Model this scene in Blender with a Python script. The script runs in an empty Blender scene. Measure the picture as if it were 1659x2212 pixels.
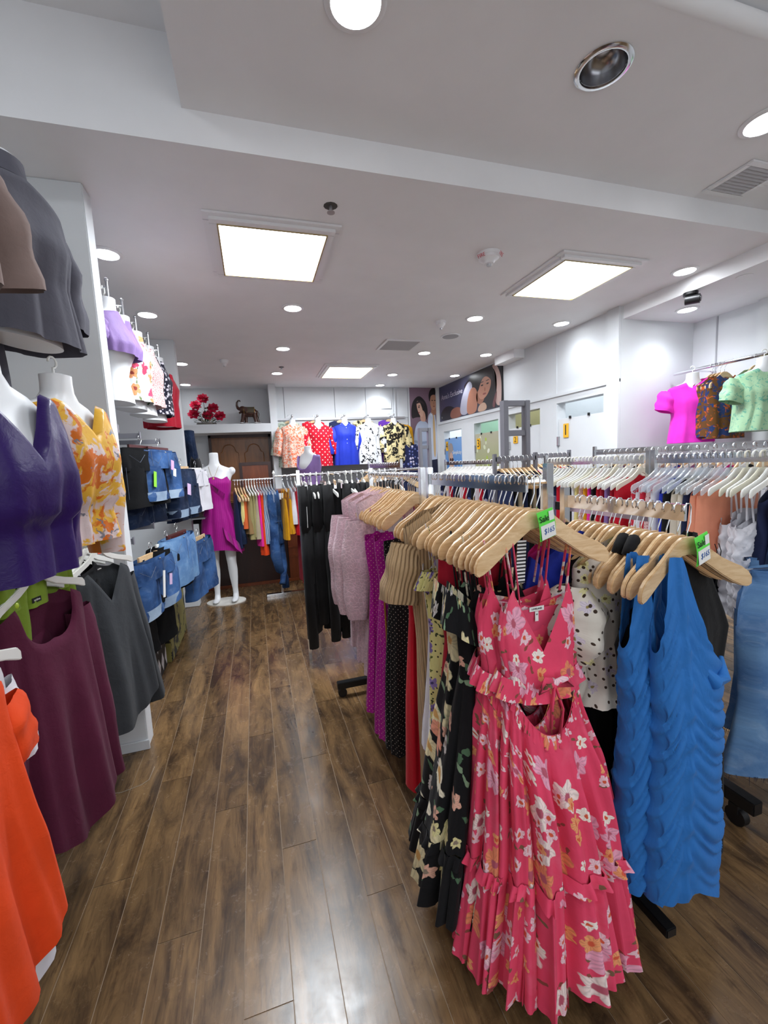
import bpy, bmesh, math, random
import numpy as np
from mathutils import Vector, Matrix
PI = math.pi
rnd = random.Random(7)
SC = bpy.context.scene
C = SC.collection

# ------------------------------------------------------------------ camera
FPX, CX, CY, EYE = 920.0, 829.5, 1106.0, 1.4          # pixels of a 1659 x 2212 frame
v1 = Vector((548 - CX, 1014 - CY, FPX)).normalized()
v2 = Vector((3764 - CX, 858 - CY, FPX)); v2 = (v2 - v1 * v1.dot(v2)).normalized()
dn = v1.cross(v2)
if dn.y < 0: dn = -dn
def ray(x, y):
    c = Vector((x - CX, y - CY, FPX)); return Vector((c.dot(v2), c.dot(v1), -c.dot(dn)))
def atY(x, y, Y): r = ray(x, y) * 1.0; return r * (Y / r.y) + Vector((0, 0, EYE))
def atX(x, y, X): r = ray(x, y); return r * (X / r.x) + Vector((0, 0, EYE))
def atZ(x, y, Z): r = ray(x, y); return r * ((Z - EYE) / r.z) + Vector((0, 0, EYE))
cam_d = bpy.data.cameras.new('camera'); cam = bpy.data.objects.new('camera', cam_d); C.objects.link(cam)
wx = Vector((v2.x, v1.x, -dn.x)); wy = -Vector((v2.y, v1.y, -dn.y)); wz = -Vector((v2.z, v1.z, -dn.z))
cam.matrix_world = Matrix(((wx.x, wy.x, wz.x, 0), (wx.y, wy.y, wz.y, 0), (wx.z, wy.z, wz.z, EYE), (0, 0, 0, 1)))
cam_d.sensor_fit = 'VERTICAL'; cam_d.sensor_height = 36; cam_d.lens = FPX / 2212 * 36
cam_d.clip_start = 0.05
SC.camera = cam

# ------------------------------------------------------------------ light and exposure
w = bpy.data.worlds.new('world'); SC.world = w; w.use_nodes = True
w.node_tree.nodes['Background'].inputs[0].default_value = (0.85, 0.9, 1, 1)
w.node_tree.nodes['Background'].inputs[1].default_value = 0.4
SC.view_settings.view_transform = 'Standard'; SC.view_settings.look = 'None'
SC.view_settings.gamma = 1; SC.view_settings.use_curve_mapping = False
SC.view_settings.exposure = 0.0
SPOT_W, PANEL_W = 6.0, 37.0
def area(name, loc, sx, sy, power, col=(0.88, 0.94, 1), rot=(0, 0, 0), spread=PI):
    d = bpy.data.lights.new(name, 'AREA'); d.shape = 'RECTANGLE'; d.size = sx; d.size_y = sy
    d.energy = power; d.color = col; d.spread = spread
    o = bpy.data.objects.new(name, d); o.location = loc; o.rotation_euler = rot; C.objects.link(o); return o
# the lit shop front and sales floor behind the camera
area('shop_front_light', (1.2, -2.6, 1.7), 3.6, 1.8, 34, (0.9, 0.95, 1), (PI / 2, 0, 0))

area('recess_lamp', (-0.8, 0.5, 3.06), 0.5, 0.5, 12, (0.9, 0.95, 1))
# ------------------------------------------------------------------ material helpers
class NT:
    def __init__(s, name):
        s.m = bpy.data.materials.new(name); s.m.use_nodes = True
        s.t = s.m.node_tree; s.N = s.t.nodes; s.L = s.t.links
        s.b = s.N['Principled BSDF']
    def n(s, typ, **k):
        q = s.N.new(typ)
        for a, v in k.items(): setattr(q, a, v)
        return q
    def put(s, sock, v):
        if isinstance(v, bpy.types.NodeSocket): s.L.new(v, sock)
        elif isinstance(v, (tuple, list)) and len(v) == 3 and len(sock.default_value) == 4: sock.default_value = (*v, 1)
        else: sock.default_value = v
    def math(s, op, a, b=0.0, c=0.0):
        q = s.n('ShaderNodeMath', operation=op); s.put(q.inputs[0], a); s.put(q.inputs[1], b); s.put(q.inputs[2], c); return q.outputs[0]
    def vmath(s, op, a, b=(0, 0, 0)):
        q = s.n('ShaderNodeVectorMath', operation=op); s.put(q.inputs[0], a); s.put(q.inputs[1], b); return q.outputs[0]
    def mix(s, f, a, b):
        q = s.n('ShaderNodeMix', data_type='RGBA'); s.put(q.inputs[0], f); s.put(q.inputs[6], a); s.put(q.inputs[7], b); return q.outputs[2]
    def noise(s, vec, scale, detail=3, rough=0.55, dist=0.0):
        q = s.n('ShaderNodeTexNoise'); s.L.new(vec, q.inputs['Vector']); q.inputs['Scale'].default_value = scale
        q.inputs['Detail'].default_value = detail; q.inputs['Roughness'].default_value = rough; q.inputs['Distortion'].default_value = dist
        return q.outputs['Fac']
    def ramp(s, f, a, b, lo=0.0, hi=1.0):
        q = s.n('ShaderNodeMapRange'); s.put(q.inputs[0], f); q.inputs[1].default_value = a; q.inputs[2].default_value = b
        q.inputs[3].default_value = lo; q.inputs[4].default_value = hi; return q.outputs[0]
    def uv(s, rand=True):
        v = s.n('ShaderNodeUVMap').outputs[0]
        if rand:
            o = s.n('ShaderNodeObjectInfo').outputs['Random']
            c = s.n('ShaderNodeCombineXYZ'); s.L.new(s.math('MULTIPLY', o, 7.3), c.inputs[0]); s.L.new(s.math('MULTIPLY', o, 3.1), c.inputs[1])
            v = s.vmath('ADD', v, c.outputs[0])
        return v
    def obj(s): return s.n('ShaderNodeTexCoord').outputs['Object']
    def out(s, col, rough=0.6, metal=0.0, bump=None, bstr=0.3, bdist=0.002, **k):
        s.put(s.b.inputs['Base Color'], col); s.put(s.b.inputs['Roughness'], rough); s.put(s.b.inputs['Metallic'], metal)
        if bump is not None:
            q = s.n('ShaderNodeBump'); s.L.new(bump, q.inputs['Height']); q.inputs['Strength'].default_value = bstr
            q.inputs['Distance'].default_value = bdist; s.L.new(q.outputs[0], s.b.inputs['Normal'])
        for a, v in k.items(): s.put(s.b.inputs[a.replace('_', ' ')], v)
        return s.m
def srgb(h):
    h = h.lstrip('#'); c = [int(h[i:i + 2], 16) / 255 for i in (0, 2, 4)]
    return tuple(x / 12.92 if x <= 0.04045 else ((x + 0.055) / 1.055) ** 2.4 for x in c)
def plain(name, col, rough=0.5, metal=0.0, **k):
    return NT(name).out(srgb(col) if isinstance(col, str) else col, rough, metal, **k)
def emit(name, col, strength):
    n = NT(name); return n.out(col, 0.5, Emission_Color=col, Emission_Strength=strength)

def paint(name, col, rough=0.55):
    n = NT(name); v = n.obj(); f = n.noise(v, 3.0, 4)
    c = srgb(col); return n.out(n.mix(n.ramp(f, 0.3, 0.7), tuple(x * 0.95 for x in c), c), rough, bump=n.noise(v, 180, 2), bstr=0.06)
def cloth(name, base, layers=(), rough=0.8, bump='plain', sheen=0.06, warp=0.011):
    """layers: (kind, colours, scale, size, density, petals, centre)"""
    n = NT(name); uv = n.uv(); col = srgb(base)
    wv = n.n('ShaderNodeTexNoise'); n.L.new(uv, wv.inputs['Vector']); wv.inputs['Scale'].default_value = 40
    wo = n.vmath('SCALE', n.vmath('SUBTRACT', wv.outputs['Color'], (0.5, 0.5, 0.5))); wo.node.inputs['Scale'].default_value = warp * 2
    uvw = n.vmath('ADD', uv, wo)
    f = n.noise(uv, 9, 3)
    cur = n.mix(n.ramp(f, 0.3, 0.7), tuple(x * 0.86 for x in col), col)
    for i, L in enumerate(layers):
        kind, cols, scale, size, dens = L[:5]; pet = L[5] if len(L) > 5 else 5; cen = L[6] if len(L) > 6 else None
        cols = [srgb(c) for c in cols]
        if kind in ('flower', 'dot', 'leaf'):
            src = uv if kind == 'dot' else uvw
            off = n.vmath('ADD', src, (1.37 * i + 0.3, 2.11 * i, 0)); sv = n.vmath('SCALE', off); sv.node.inputs['Scale'].default_value = scale
            if kind == 'dot':
                mp = n.n('ShaderNodeMapping'); n.L.new(sv, mp.inputs[0]); mp.inputs['Rotation'].default_value = (0, 0, 0.785); sv = mp.outputs[0]
            vo = n.n('ShaderNodeTexVoronoi', voronoi_dimensions='2D'); n.L.new(sv, vo.inputs['Vector']); vo.inputs['Scale'].default_value = 1
            vo.inputs['Randomness'].default_value = 0.0 if (kind == 'dot' and dens >= 1) else 0.75
            d = n.vmath('SUBTRACT', sv, vo.outputs['Position']); sx = n.n('ShaderNodeSeparateXYZ'); n.L.new(d, sx.inputs[0])
            sc = n.n('ShaderNodeSeparateColor'); n.L.new(vo.outputs['Color'], sc.inputs[0])
            ang = n.math('ARCTAN2', sx.outputs[1], sx.outputs[0]); ang = n.math('ADD', ang, n.math('MULTIPLY', sc.outputs[2], 6.28))
            if kind == 'leaf':
                pr = n.math('MULTIPLY', n.math('POWER', n.math('ABSOLUTE', n.math('COSINE', ang)), 5.0), size)
            elif kind == 'dot': pr = size
            else: pr = n.math('MULTIPLY', n.math('ADD', n.math('MULTIPLY', n.math('ABSOLUTE', n.math('COSINE', n.math('MULTIPLY', ang, pet / 2.0))), 0.42), 0.58),
                              n.math('MULTIPLY', size, n.math('ADD', n.math('MULTIPLY', sc.outputs[2], 0.5), 0.7)))
            m = n.ramp(n.math('SUBTRACT', pr, vo.outputs['Distance']), 0.0, 0.03)
            m = n.math('MULTIPLY', m, n.math('LESS_THAN', sc.outputs[0], dens))
            cc = cols[0]
            if len(cols) > 1: cc = n.mix(n.math('GREATER_THAN', sc.outputs[1], 0.5), cols[0], cols[1])
            if len(cols) > 2: cc = n.mix(n.math('GREATER_THAN', sc.outputs[1], 0.78), cc, cols[2])
            if kind == 'flower':
                shade = n.ramp(n.math('ABSOLUTE', n.math('SINE', n.math('MULTIPLY', ang, pet * 1.5))), 0, 1, 0.72, 1.0)
                hsv = n.n('ShaderNodeHueSaturation'); n.put(hsv.inputs['Color'], cc); n.L.new(shade, hsv.inputs['Value']); cc = hsv.outputs[0]
                if cen: cc = n.mix(n.ramp(vo.outputs['Distance'], size * 0.22, size * 0.3, 1, 0), cc, srgb(cen))
            cur = n.mix(m, cur, cc)
        elif kind == 'blotch':
            q = n.noise(n.vmath('ADD', uvw, (3.1 * i + 1, 1.7 * i, 0)), scale, 4, 0.55, 1.2)
            cur = n.mix(n.ramp(q, dens, dens + size), cur, cols[0])
        elif kind == 'stripe':     # size: share, dens: axis (0 u, 1 v)
            sx = n.n('ShaderNodeSeparateXYZ'); n.L.new(uv, sx.inputs[0])
            fr = n.math('FRACT', n.math('MULTIPLY', sx.outputs[int(dens)], scale))
            cur = n.mix(n.math('LESS_THAN', fr, size), cur, cols[0])
    if bump == 'rib':
        sx = n.n('ShaderNodeSeparateXYZ'); n.L.new(uv, sx.inputs[0]); bh = n.math('SINE', n.math('MULTIPLY', sx.outputs[0], 520)); bs, bd = 0.8, 0.004
    elif bump == 'lace':
        vo = n.n('ShaderNodeTexVoronoi', feature='DISTANCE_TO_EDGE'); n.L.new(uvw, vo.inputs['Vector']); vo.inputs['Scale'].default_value = 60
        bh = n.ramp(vo.outputs['Distance'], 0.02, 0.12); bs, bd = 0.5, 0.002
        cur = n.mix(bh, tuple(min(1, x * 1.2) for x in col), cur)
    elif bump == 'crinkle':
        sm = n.n('ShaderNodeMapping'); n.L.new(uv, sm.inputs[0]); sm.inputs['Scale'].default_value = (60, 14, 1)
        bh = n.noise(sm.outputs[0], 1.0, 3, 0.6, 0.6); bs, bd = 0.8, 0.006
    else: bh = n.noise(uv, 26, 4, 0.6, 0.5); bs, bd = 0.35, 0.006
    return n.out(cur, rough, bump=bh, bstr=bs, bdist=bd, Sheen_Weight=sheen, Specular_IOR_Level=0.25)
def denim(name, a, b, worn=0.35):
    worn *= .4
    n = NT(name); uv = n.uv(); f = n.noise(uv, 5, 4); g = n.noise(uv, 260, 2); h = n.noise(uv, 18, 3, 0.6, 1.0)
    c = n.mix(n.ramp(f, 0.38, 0.66), srgb(a), srgb(b)); c = n.mix(n.ramp(h, 0.52, 0.8, 0, worn), c, (0.55, 0.66, 0.78)); c = n.mix(n.ramp(g, 0.4, 0.7, 0, 0.12), c, srgb(b))
    return n.out(c, 0.85, bump=n.noise(uv, 22, 4, 0.6, 0.8), bstr=0.45, bdist=0.006, Specular_IOR_Level=0.15)
def wood(name, a, b, scale=1.0, rough=0.35, axis=(1, 9, 9)):
    n = NT(name); v = n.obj(); r = n.n('ShaderNodeObjectInfo').outputs['Random']
    mp = n.n('ShaderNodeMapping'); n.L.new(v, mp.inputs[0]); mp.inputs['Scale'].default_value = tuple(x * scale for x in axis)
    cb = n.n('ShaderNodeCombineXYZ'); n.L.new(n.math('MULTIPLY', r, 20), cb.inputs[0]); n.L.new(cb.outputs[0], mp.inputs['Location'])
    f = n.noise(mp.outputs[0], 3, 5, 0.6, 0.8); c = n.mix(n.ramp(f, 0.3, 0.7), srgb(a), srgb(b))
    h = n.n('ShaderNodeHueSaturation'); n.L.new(c, h.inputs['Color']); n.L.new(n.ramp(r, 0, 1, 0.86, 1.08), h.inputs['Value'])
    return n.out(h.outputs[0], rough, bump=f, bstr=0.08)

WHITE = paint('wall_paint', '#d9dcdf'); CEIL = paint('ceiling_paint', '#efeff1', 0.7)
PLASTIC = plain('white_form_plastic', '#e6e8ea', 0.32)
CHROME = plain('chrome', (0.75, 0.76, 0.78), 0.13, 1.0)
STEEL = plain('brushed_steel', (0.5, 0.5, 0.52), 0.35, 1.0)
GREYMETAL = plain('grey_painted_metal', '#7c7c84', 0.4)
BLACKMETAL = plain('black_metal', '#141416', 0.4)
HANGWOOD = wood('hanger_wood', '#cda677', '#e8caa0', 2.0, 0.3, (3, 3, 14))
DARKHANGWOOD = wood('dark_hanger_wood', '#3c1714', '#552422', 2.0, 0.3)
WHITEPL = plain('white_hanger_plastic', '#e9e9e4', 0.3)
CREAMPL = plain('cream_hanger_plastic', '#dedac6', 0.35)
def clearm():
    n = NT('clear_hanger_plastic'); g = n.n('ShaderNodeBsdfTransparent'); g.inputs[0].default_value = (0.93, 0.95, 0.97, 1)
    n.out((0.85, 0.88, 0.9), 0.08); mx = n.n('ShaderNodeMixShader'); mx.inputs[0].default_value = 0.32
    n.L.new(g.outputs[0], mx.inputs[1]); n.L.new(n.b.outputs[0], mx.inputs[2]); n.L.new(mx.outputs[0], n.N['Material Output'].inputs[0]); return n.m
CLEARPL = clearm()
ORANGELBL = plain('orange_sticker', '#ff5a3c', 0.5)
BLACKCLOTH = cloth('black_jersey', '#0f0f11')
DOORWOOD = wood('door_wood', '#6f4726', '#946034', 0.8, 0.35, (6, 6, 0.8))
DARKWOOD = wood('counter_wood', '#2a1512', '#3d201a', 0.8, 0.35, (6, 6, 0.8))
MIDWOOD = wood('counter_side_wood', '#6b3215', '#8a4722', 0.8, 0.35, (6, 6, 0.8))

# ------------------------------------------------------------------ mesh helpers
class MB:
    def __init__(s): s.v = []; s.f = []; s.uv = []
    def add(s, vs, fs, uvs=None):
        o = len(s.v); s.v += [tuple(p) for p in vs]; s.f += [tuple(i + o for i in f) for f in fs]
        s.uv += (uvs if uvs is not None else [(p[0] + p[1], p[2]) for p in vs]); return s
    def box(s, x0, x1, y0, y1, z0, z1):
        if x0 > x1: x0, x1 = x1, x0
        if y0 > y1: y0, y1 = y1, y0
        if z0 > z1: z0, z1 = z1, z0
        v = [(x, y, z) for z in (z0, z1) for y in (y0, y1) for x in (x0, x1)]
        return s.add(v, [(0, 2, 3, 1), (4, 5, 7, 6), (0, 1, 5, 4), (2, 6, 7, 3), (0, 4, 6, 2), (1, 3, 7, 5)])
    def tube(s, pts, r, n=8, caps=True, flat=None):
        pts = [Vector(p) for p in pts]; rs = r if isinstance(r, (list, tuple)) else [r] * len(pts)
        vs = []; up = None
        for i, p in enumerate(pts):
            t = (pts[min(i + 1, len(pts) - 1)] - pts[max(i - 1, 0)]).normalized()
            if up is None: up = Vector((0, 0, 1)) if abs(t.z) < 0.9 else Vector((0, 1, 0))
            a = (up - t * up.dot(t)); a = a.normalized() if a.length > 1e-5 else t.orthogonal().normalized(); b = t.cross(a); up = a
            for k in range(n):
                q = 2 * PI * k / n; vs.append(p + a * (rs[i] * math.cos(q)) + b * (rs[i] * (flat or 1) * math.sin(q)))
        m = len(pts); fs = [(i * n + k, i * n + (k + 1) % n, (i + 1) * n + (k + 1) % n, (i + 1) * n + k) for i in range(m - 1) for k in range(n)]
        if caps: fs += [tuple(range(n))[::-1], tuple((m - 1) * n + k for k in range(n))]
        return s.add(vs, fs)
    def lathe(s, prof, n=24, axis_x=0, axis_y=0):
        vs = [(axis_x + r * math.cos(2 * PI * k / n), axis_y + r * math.sin(2 * PI * k / n), z) for r, z in prof for k in range(n)]
        m = len(prof); fs = [(i * n + k, i * n + (k + 1) % n, (i + 1) * n + (k + 1) % n, (i + 1) * n + k) for i in range(m - 1) for k in range(n)]
        return s.add(vs, fs + [tuple(range(n))[::-1], tuple((m - 1) * n + k for k in range(n))])
    def ellip(s, c, r, n=14, m=8, rot=None):
        vs = []; c = Vector(c)
        for i in range(m + 1):
            a = PI * i / m - PI / 2
            for k in range(n):
                q = 2 * PI * k / n; p = Vector((r[0] * math.cos(a) * math.cos(q), r[1] * math.cos(a) * math.sin(q), r[2] * math.sin(a)))
                if rot is not None: p = rot @ p
                vs.append(c + p)
        return s.add(vs, [(i * n + k, i * n + (k + 1) % n, (i + 1) * n + (k + 1) % n, (i + 1) * n + k) for i in range(m) for k in range(n)])
    def poly(s, pts, y0, y1):     # prism: pts in XZ, between y0 and y1
        n = len(pts); vs = [(x, y0, z) for x, z in pts] + [(x, y1, z) for x, z in pts]
        return s.add(vs, [tuple(range(n)), tuple(range(n, 2 * n))[::-1]] + [(i, i + n, (i + 1) % n + n, (i + 1) % n) for i in range(n)])
    def rings(s, rr, close=True):  # list of rings (same count)
        n = len(rr[0]); vs = [p for r in rr for p in r]
        fs = [(i * n + k, i * n + (k + 1) % n, (i + 1) * n + (k + 1) % n, (i + 1) * n + k) for i in range(len(rr) - 1) for k in range(n)]
        if close: fs += [tuple(range(n))[::-1], tuple((len(rr) - 1) * n + k for k in range(n))]
        return s.add(vs, fs)
    def strip(s, cols, t, bow=0.0):   # cols: (x, ztop, zbot) plate in XZ of thickness t
        vs = []
        for x, a, b in cols:
            y = -bow * x * x; vs += [(x, y - t / 2, a), (x, y + t / 2, a), (x, y + t / 2, b), (x, y - t / 2, b)]
        fs = [(i * 4 + k, i * 4 + (k + 1) % 4, (i + 1) * 4 + (k + 1) % 4, (i + 1) * 4 + k) for i in range(len(cols) - 1) for k in range(4)]
        return s.add(vs, fs + [(0, 3, 2, 1), tuple((len(cols) - 1) * 4 + k for k in range(4))])
    def mesh(s, name, mats=(), smooth=False, bevel=0):
        me = bpy.data.meshes.new(name); me.from_pydata(s.v, [], s.f)
        uvl = me.uv_layers.new(name='UVMap'); li = np.empty(len(me.loops), dtype=np.int32); me.loops.foreach_get('vertex_index', li)
        uvl.data.foreach_set('uv', np.array(s.uv, dtype=np.float32)[li].ravel())
        bm = bmesh.new(); bm.from_mesh(me); bmesh.ops.recalc_face_normals(bm, faces=bm.faces)
        if bevel:
            bmesh.ops.bevel(bm, geom=[e for e in bm.edges if len(e.link_faces) == 2 and e.calc_face_angle(0) > 0.6], offset=bevel, segments=2, affect='EDGES')
        bm.to_mesh(me); bm.free()
        for m in mats: me.materials.append(m)
        if smooth:
            me.polygons.foreach_set('use_smooth', [True] * len(me.polygons))
            if smooth == 'auto': me.set_sharp_from_angle(angle=0.7)
        me.update(); return me
def link(name, me, parent=None, loc=(0, 0, 0), rot=(0, 0, 0), label=None):
    o = bpy.data.objects.new(name, me); C.objects.link(o); o.location = loc; o.rotation_euler = rot
    if parent is not None: o.parent = parent
    if label: o['label'] = label
    return o
def part(name, mb, mat, parent=None, smooth='auto', bevel=0, label=None, loc=(0, 0, 0), rot=(0, 0, 0)):
    return link(name, mb.mesh(name, [mat], smooth, bevel), parent, loc, rot, label)
def tag(o, label, cat, group=None, kind=None):
    o['label'] = label; o['category'] = cat
    if group: o['group'] = group
    if kind: o['kind'] = kind
    return o
def struct(o, label=None):
    o['kind'] = 'structure'
    if label: o['label'] = label
    return o
def thing(name, label, cat, loc=(0, 0, 0), rotz=0, group=None):
    o = bpy.data.objects.new(name, None); C.objects.link(o); o.location = loc; o.rotation_euler = (0, 0, rotz); o.empty_display_size = 0.05
    return tag(o, label, cat, group)
def dup(root, loc, rot=None, label=None, group=None):
    r = root.copy(); C.objects.link(r); r.location = loc
    if rot is not None: r.rotation_euler = rot if isinstance(rot, tuple) else (0, 0, rot)
    if label: r['label'] = label
    if group: r['group'] = group
    for ch in list(root.children):
        c = ch.copy(); C.objects.link(c); c.parent = r
        for g in ch.children:
            d = g.copy(); C.objects.link(d); d.parent = c
    return r
def text(name, body, size, mat, parent=None, loc=(0, 0, 0), rot=(PI / 2, 0, 0), extrude=0.0004, align='CENTER', shear=0.0):
    cu = bpy.data.curves.new(name, 'FONT'); cu.body = body; cu.size = size; cu.extrude = extrude; cu.align_x = align; cu.align_y = 'CENTER'; cu.shear = shear; cu.resolution_u = 3
    t = bpy.data.objects.new(name + '_tmp', cu); C.objects.link(t)
    me = bpy.data.meshes.new_from_object(t.evaluated_get(bpy.context.evaluated_depsgraph_get())); me.name = name
    bpy.data.objects.remove(t); me.materials.clear(); me.materials.append(mat)
    return link(name, me, parent, loc, rot)
ORD = ['nearest', 'second', 'third', 'fourth', 'fifth', 'sixth', 'seventh', 'eighth', 'ninth', 'tenth', 'eleventh', 'twelfth', 'thirteenth', 'fourteenth',
       'fifteenth', 'sixteenth', 'seventeenth', 'eighteenth', 'nineteenth', 'twentieth', 'twenty-first', 'twenty-second', 'twenty-third', 'twenty-fourth', 'twenty-fifth', 'twenty-sixth']

# ------------------------------------------------------------------ room shell
H, HM, HN = 2.70, 2.83, 3.09         # sales floor ceiling, middle ceiling, high recess
XL, XR, YB, YF = -1.40, 3.28, 7.24, -2.8
def floor_mat():
    n = NT('plank_laminate'); v = n.obj(); r = n.n('ShaderNodeObjectInfo').outputs['Random']
    cb = n.n('ShaderNodeCombineXYZ'); n.L.new(n.math('MULTIPLY', r, 31), cb.inputs[0]); n.L.new(n.math('MULTIPLY', r, 17), cb.inputs[1])
    p = n.vmath('ADD', v, cb.outputs[0])
    mp = n.n('ShaderNodeMapping'); n.L.new(p, mp.inputs[0]); mp.inputs['Scale'].default_value = (9, 2.2, 1)
    f = n.noise(mp.outputs[0], 1.0, 7, 0.68, 1.1)
    mp2 = n.n('ShaderNodeMapping'); n.L.new(p, mp2.inputs[0]); mp2.inputs['Scale'].default_value = (60, 5, 1)
    g = n.noise(mp2.outputs[0], 1.0, 6, 0.7, 0.8)
    q = n.noise(p, 13, 5, 0.75, 0.4)
    c = n.mix(n.ramp(f, 0.36, 0.66), srgb('#403022'), srgb('#8b6c48'))
    c = n.mix(n.ramp(g, 0.5, 0.72, 0, 0.75), c, srgb('#38261b'))
    c = n.mix(n.ramp(q, 0.5, 0.85, 0, 0.35), c, srgb('#86643c'))
    c = n.mix(n.ramp(q, 0.42, 0.25, 0, 0.5), c, srgb('#2a1d14'))
    hs = n.n('ShaderNodeHueSaturation'); n.L.new(c, hs.inputs['Color']); n.L.new(n.ramp(r, 0, 1, 0.8, 1.12), hs.inputs['Value'])
    return n.out(hs.outputs[0], n.ramp(q, 0.3, 0.7, 0.2, 0.3), bump=g, bstr=0.12, bdist=0.001, Specular_IOR_Level=0.5)
PLANK = floor_mat()
fl = struct(part('floor', MB().box(XL - 1, 5.2, YF - 0.3, 8.2, -0.06, -0.0016), plain('plank_joint_glint', '#8f7a62', 0.6), smooth=False))  # pale joint colour carries the light reflected by the plank bevels
pw = 0.1265; x0 = 0.1165 - pw * 14
pm = {}
for c in range(42):
    xa = x0 + c * pw
    if xa < XL or xa > 4.1: continue
    y = -2.2 + (c * 0.47) % 1.21
    first = True
    L0 = y - (-0.4)
    while y < YB:
        y1 = min(y + 1.21, 7.5)
        if y1 > 0.15 and not (xa > 2.3 and y > 3.5):
            key = round(y1 - y, 3)
            if key not in pm: pm[key] = MB().box(0.0013, pw - 0.0013, 0.0015, key - 0.0015, -0.006, 0).mesh('plank', [PLANK])
            link('plank', pm[key], fl, (xa, y, 0))
        y = y1
# a scuffed repair line on the floor beside the partition
part('scuff_mark', MB().tube([atZ(*p, 0.0006) for p in ((228, 1716), (262, 1712), (306, 1695), (322, 1684), (334, 1656))], 0.0012, 5), plain('scuff', '#9a9184', 0.7), fl)

ce = struct(part('ceiling', MB().box(XL, 4.3, 2.03, YB + 0.7, H, H + 0.1), CEIL, smooth=False))
lamp_hole = atZ(1303, 145, HM)
# middle ceiling with a round hole for the unlit gimbal lamp
mb = MB(); hx, hy, hr, hs_ = lamp_hole.x, lamp_hole.y, 0.088, 0.13
mb.box(-0.15, hx - hs_, 1.21, 1.99, HM, HM + 0.03); mb.box(hx + hs_, 4.3, 1.21, 1.99, HM, HM + 0.03)
mb.box(hx - hs_, hx + hs_, 1.21, hy - hs_, HM, HM + 0.03); mb.box(hx - hs_, hx + hs_, hy + hs_, 1.99, HM, HM + 0.03)
ang = [2 * PI * k / 32 for k in range(32)]
inner = [(hx + hr * math.cos(a), hy + hr * math.sin(a), HM) for a in ang]
outer = [(hx + hs_ * math.cos(a) / max(abs(math.cos(a)), abs(math.sin(a))), hy + hs_ * math.sin(a) / max(abs(math.cos(a)), abs(math.sin(a))), HM) for a in ang]
mb.add(inner + outer, [(k, (k + 1) % 32, 32 + (k + 1) % 32, 32 + k) for k in range(32)])
part('middle_ceiling', mb, CEIL, ce, False)
part('beam_face', MB().box(XL, 4.3, 1.985, 2.03, H, HN + 0.08), CEIL, ce, False)
part('recess_side', MB().box(-0.16, -0.15, -1, 1.985, HM, HN), CEIL, ce, False)
part('recess_ceiling', MB().box(XL, -0.15, YF, 1.99, HN, HN + 0.05), CEIL, ce, False)
part('near_ceiling', MB().box(-0.15, 4.3, YF, 1.21, HM + 0.075, HM + 0.13), CEIL, ce, False)
part('ceiling_step', MB().tube([(-0.15, 1.21, HM + 0.035), (4.3, 1.21, HM + 0.035)], 0.036, 10), CEIL, ce)
# lowered soffit along the right bay
part('side_soffit', MB().box(3.30, 4.3, -0.5, 3.22, 2.59, 2.71), CEIL, ce, False)
part('corner_bulkhead', MB().box(3.13, 3.30, 4.65, 5.08, 2.60, 2.70), CEIL, ce, False)

wl = struct(part('wall_left', MB().box(XL - 0.1, XL, YF, YB + 0.6, 0, HN + 0.05), WHITE, smooth=False))
for n_, (ya, yb, xe) in enumerate(((2.33, 2.44, -0.63), (4.74, 4.86, -0.655))):
    part('partition', MB().box(XL, xe, ya, yb, 0, H), WHITE, wl, False, 0.004)
SLAT = plain('grey_slat_board', '#8e9094', 0.5)
wb = struct(part('wall_back', MB().box(XL, 4.3, 7.62, 7.7, 0, H), WHITE, smooth=False))
jx = [0.41, 0.555, 1.39, 1.93, 2.43, 2.70]
for a, b in zip(jx[:-1], jx[1:]):
    part('panel', MB().box(a + 0.003, b - 0.003, YB, YB + 0.03, 2.19, H), WHITE, wb, False, 0.002)
part('panel', MB().box(2.703, 3.28, YB, YB + 0.03, 0, H), WHITE, wb, False)
for k in range(6): part('slat_panel', MB().box(0.41, 2.69, YB, YB + 0.025, k * 0.365, k * 0.365 + 0.36), WHITE if k > 3 else SLAT, wb, False)
part('post', MB().box(0.31, 0.42, 6.98, 7.62, 0, H), WHITE, wb, False, 0.003)
part('shelf', MB().box(XL, 0.31, 6.98, 7.60, 1.975, 2.105), WHITE, wb, False, 0.003)
part('niche_back', MB().box(XL, 0.31, 7.40, 7.43, 2.105, H), WHITE, wb, False)
part('access_hatch', MB().box(2.20, 2.39, YB - 0.012, YB, 2.34, 2.60), WHITE, wb, False, 0.003)
part('trunking', MB().box(2.44, 2.47, YB - 0.02, YB, 2.0, H), WHITE, wb, False, 0.003)
part('rail', MB().box(0.43, 2.62, YB - 0.035, YB, 2.165, 2.20), STEEL, wb, False, 0.003)
# wooden double door under the shelf
d1 = struct(part('door_1', MB().box(-0.62, 0.27, 7.46, 7.50, 0, 1.975), DOORWOOD, smooth=False))
part('door_frame', MB().box(-0.66, -0.62, 7.42, 7.5, 0, 1.975).box(0.27, 0.31, 7.42, 7.5, 0, 1.975).box(-0.66, 0.31, 7.42, 7.5, 1.93, 1.975), DARKWOOD, d1, False, 0.002)
for cx_ in (-0.36, 0.03):
    path = [(cx_ - 0.15, 7.455, 0.9), (cx_ - 0.15, 7.455, 1.68), (cx_ - 0.11, 7.455, 1.70)] + [(cx_ + 0.1 * math.cos(a), 7.455, 1.72 + 0.1 * math.sin(a)) for a in np.linspace(PI, 0, 9)] + [(cx_ + 0.11, 7.455, 1.70), (cx_ + 0.15, 7.455, 1.68), (cx_ + 0.15, 7.455, 0.9), (cx_ - 0.15, 7.455, 0.9)]
    part('arched_moulding', MB().tube(path, 0.008, 6), DOORWOOD, d1)
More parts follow.
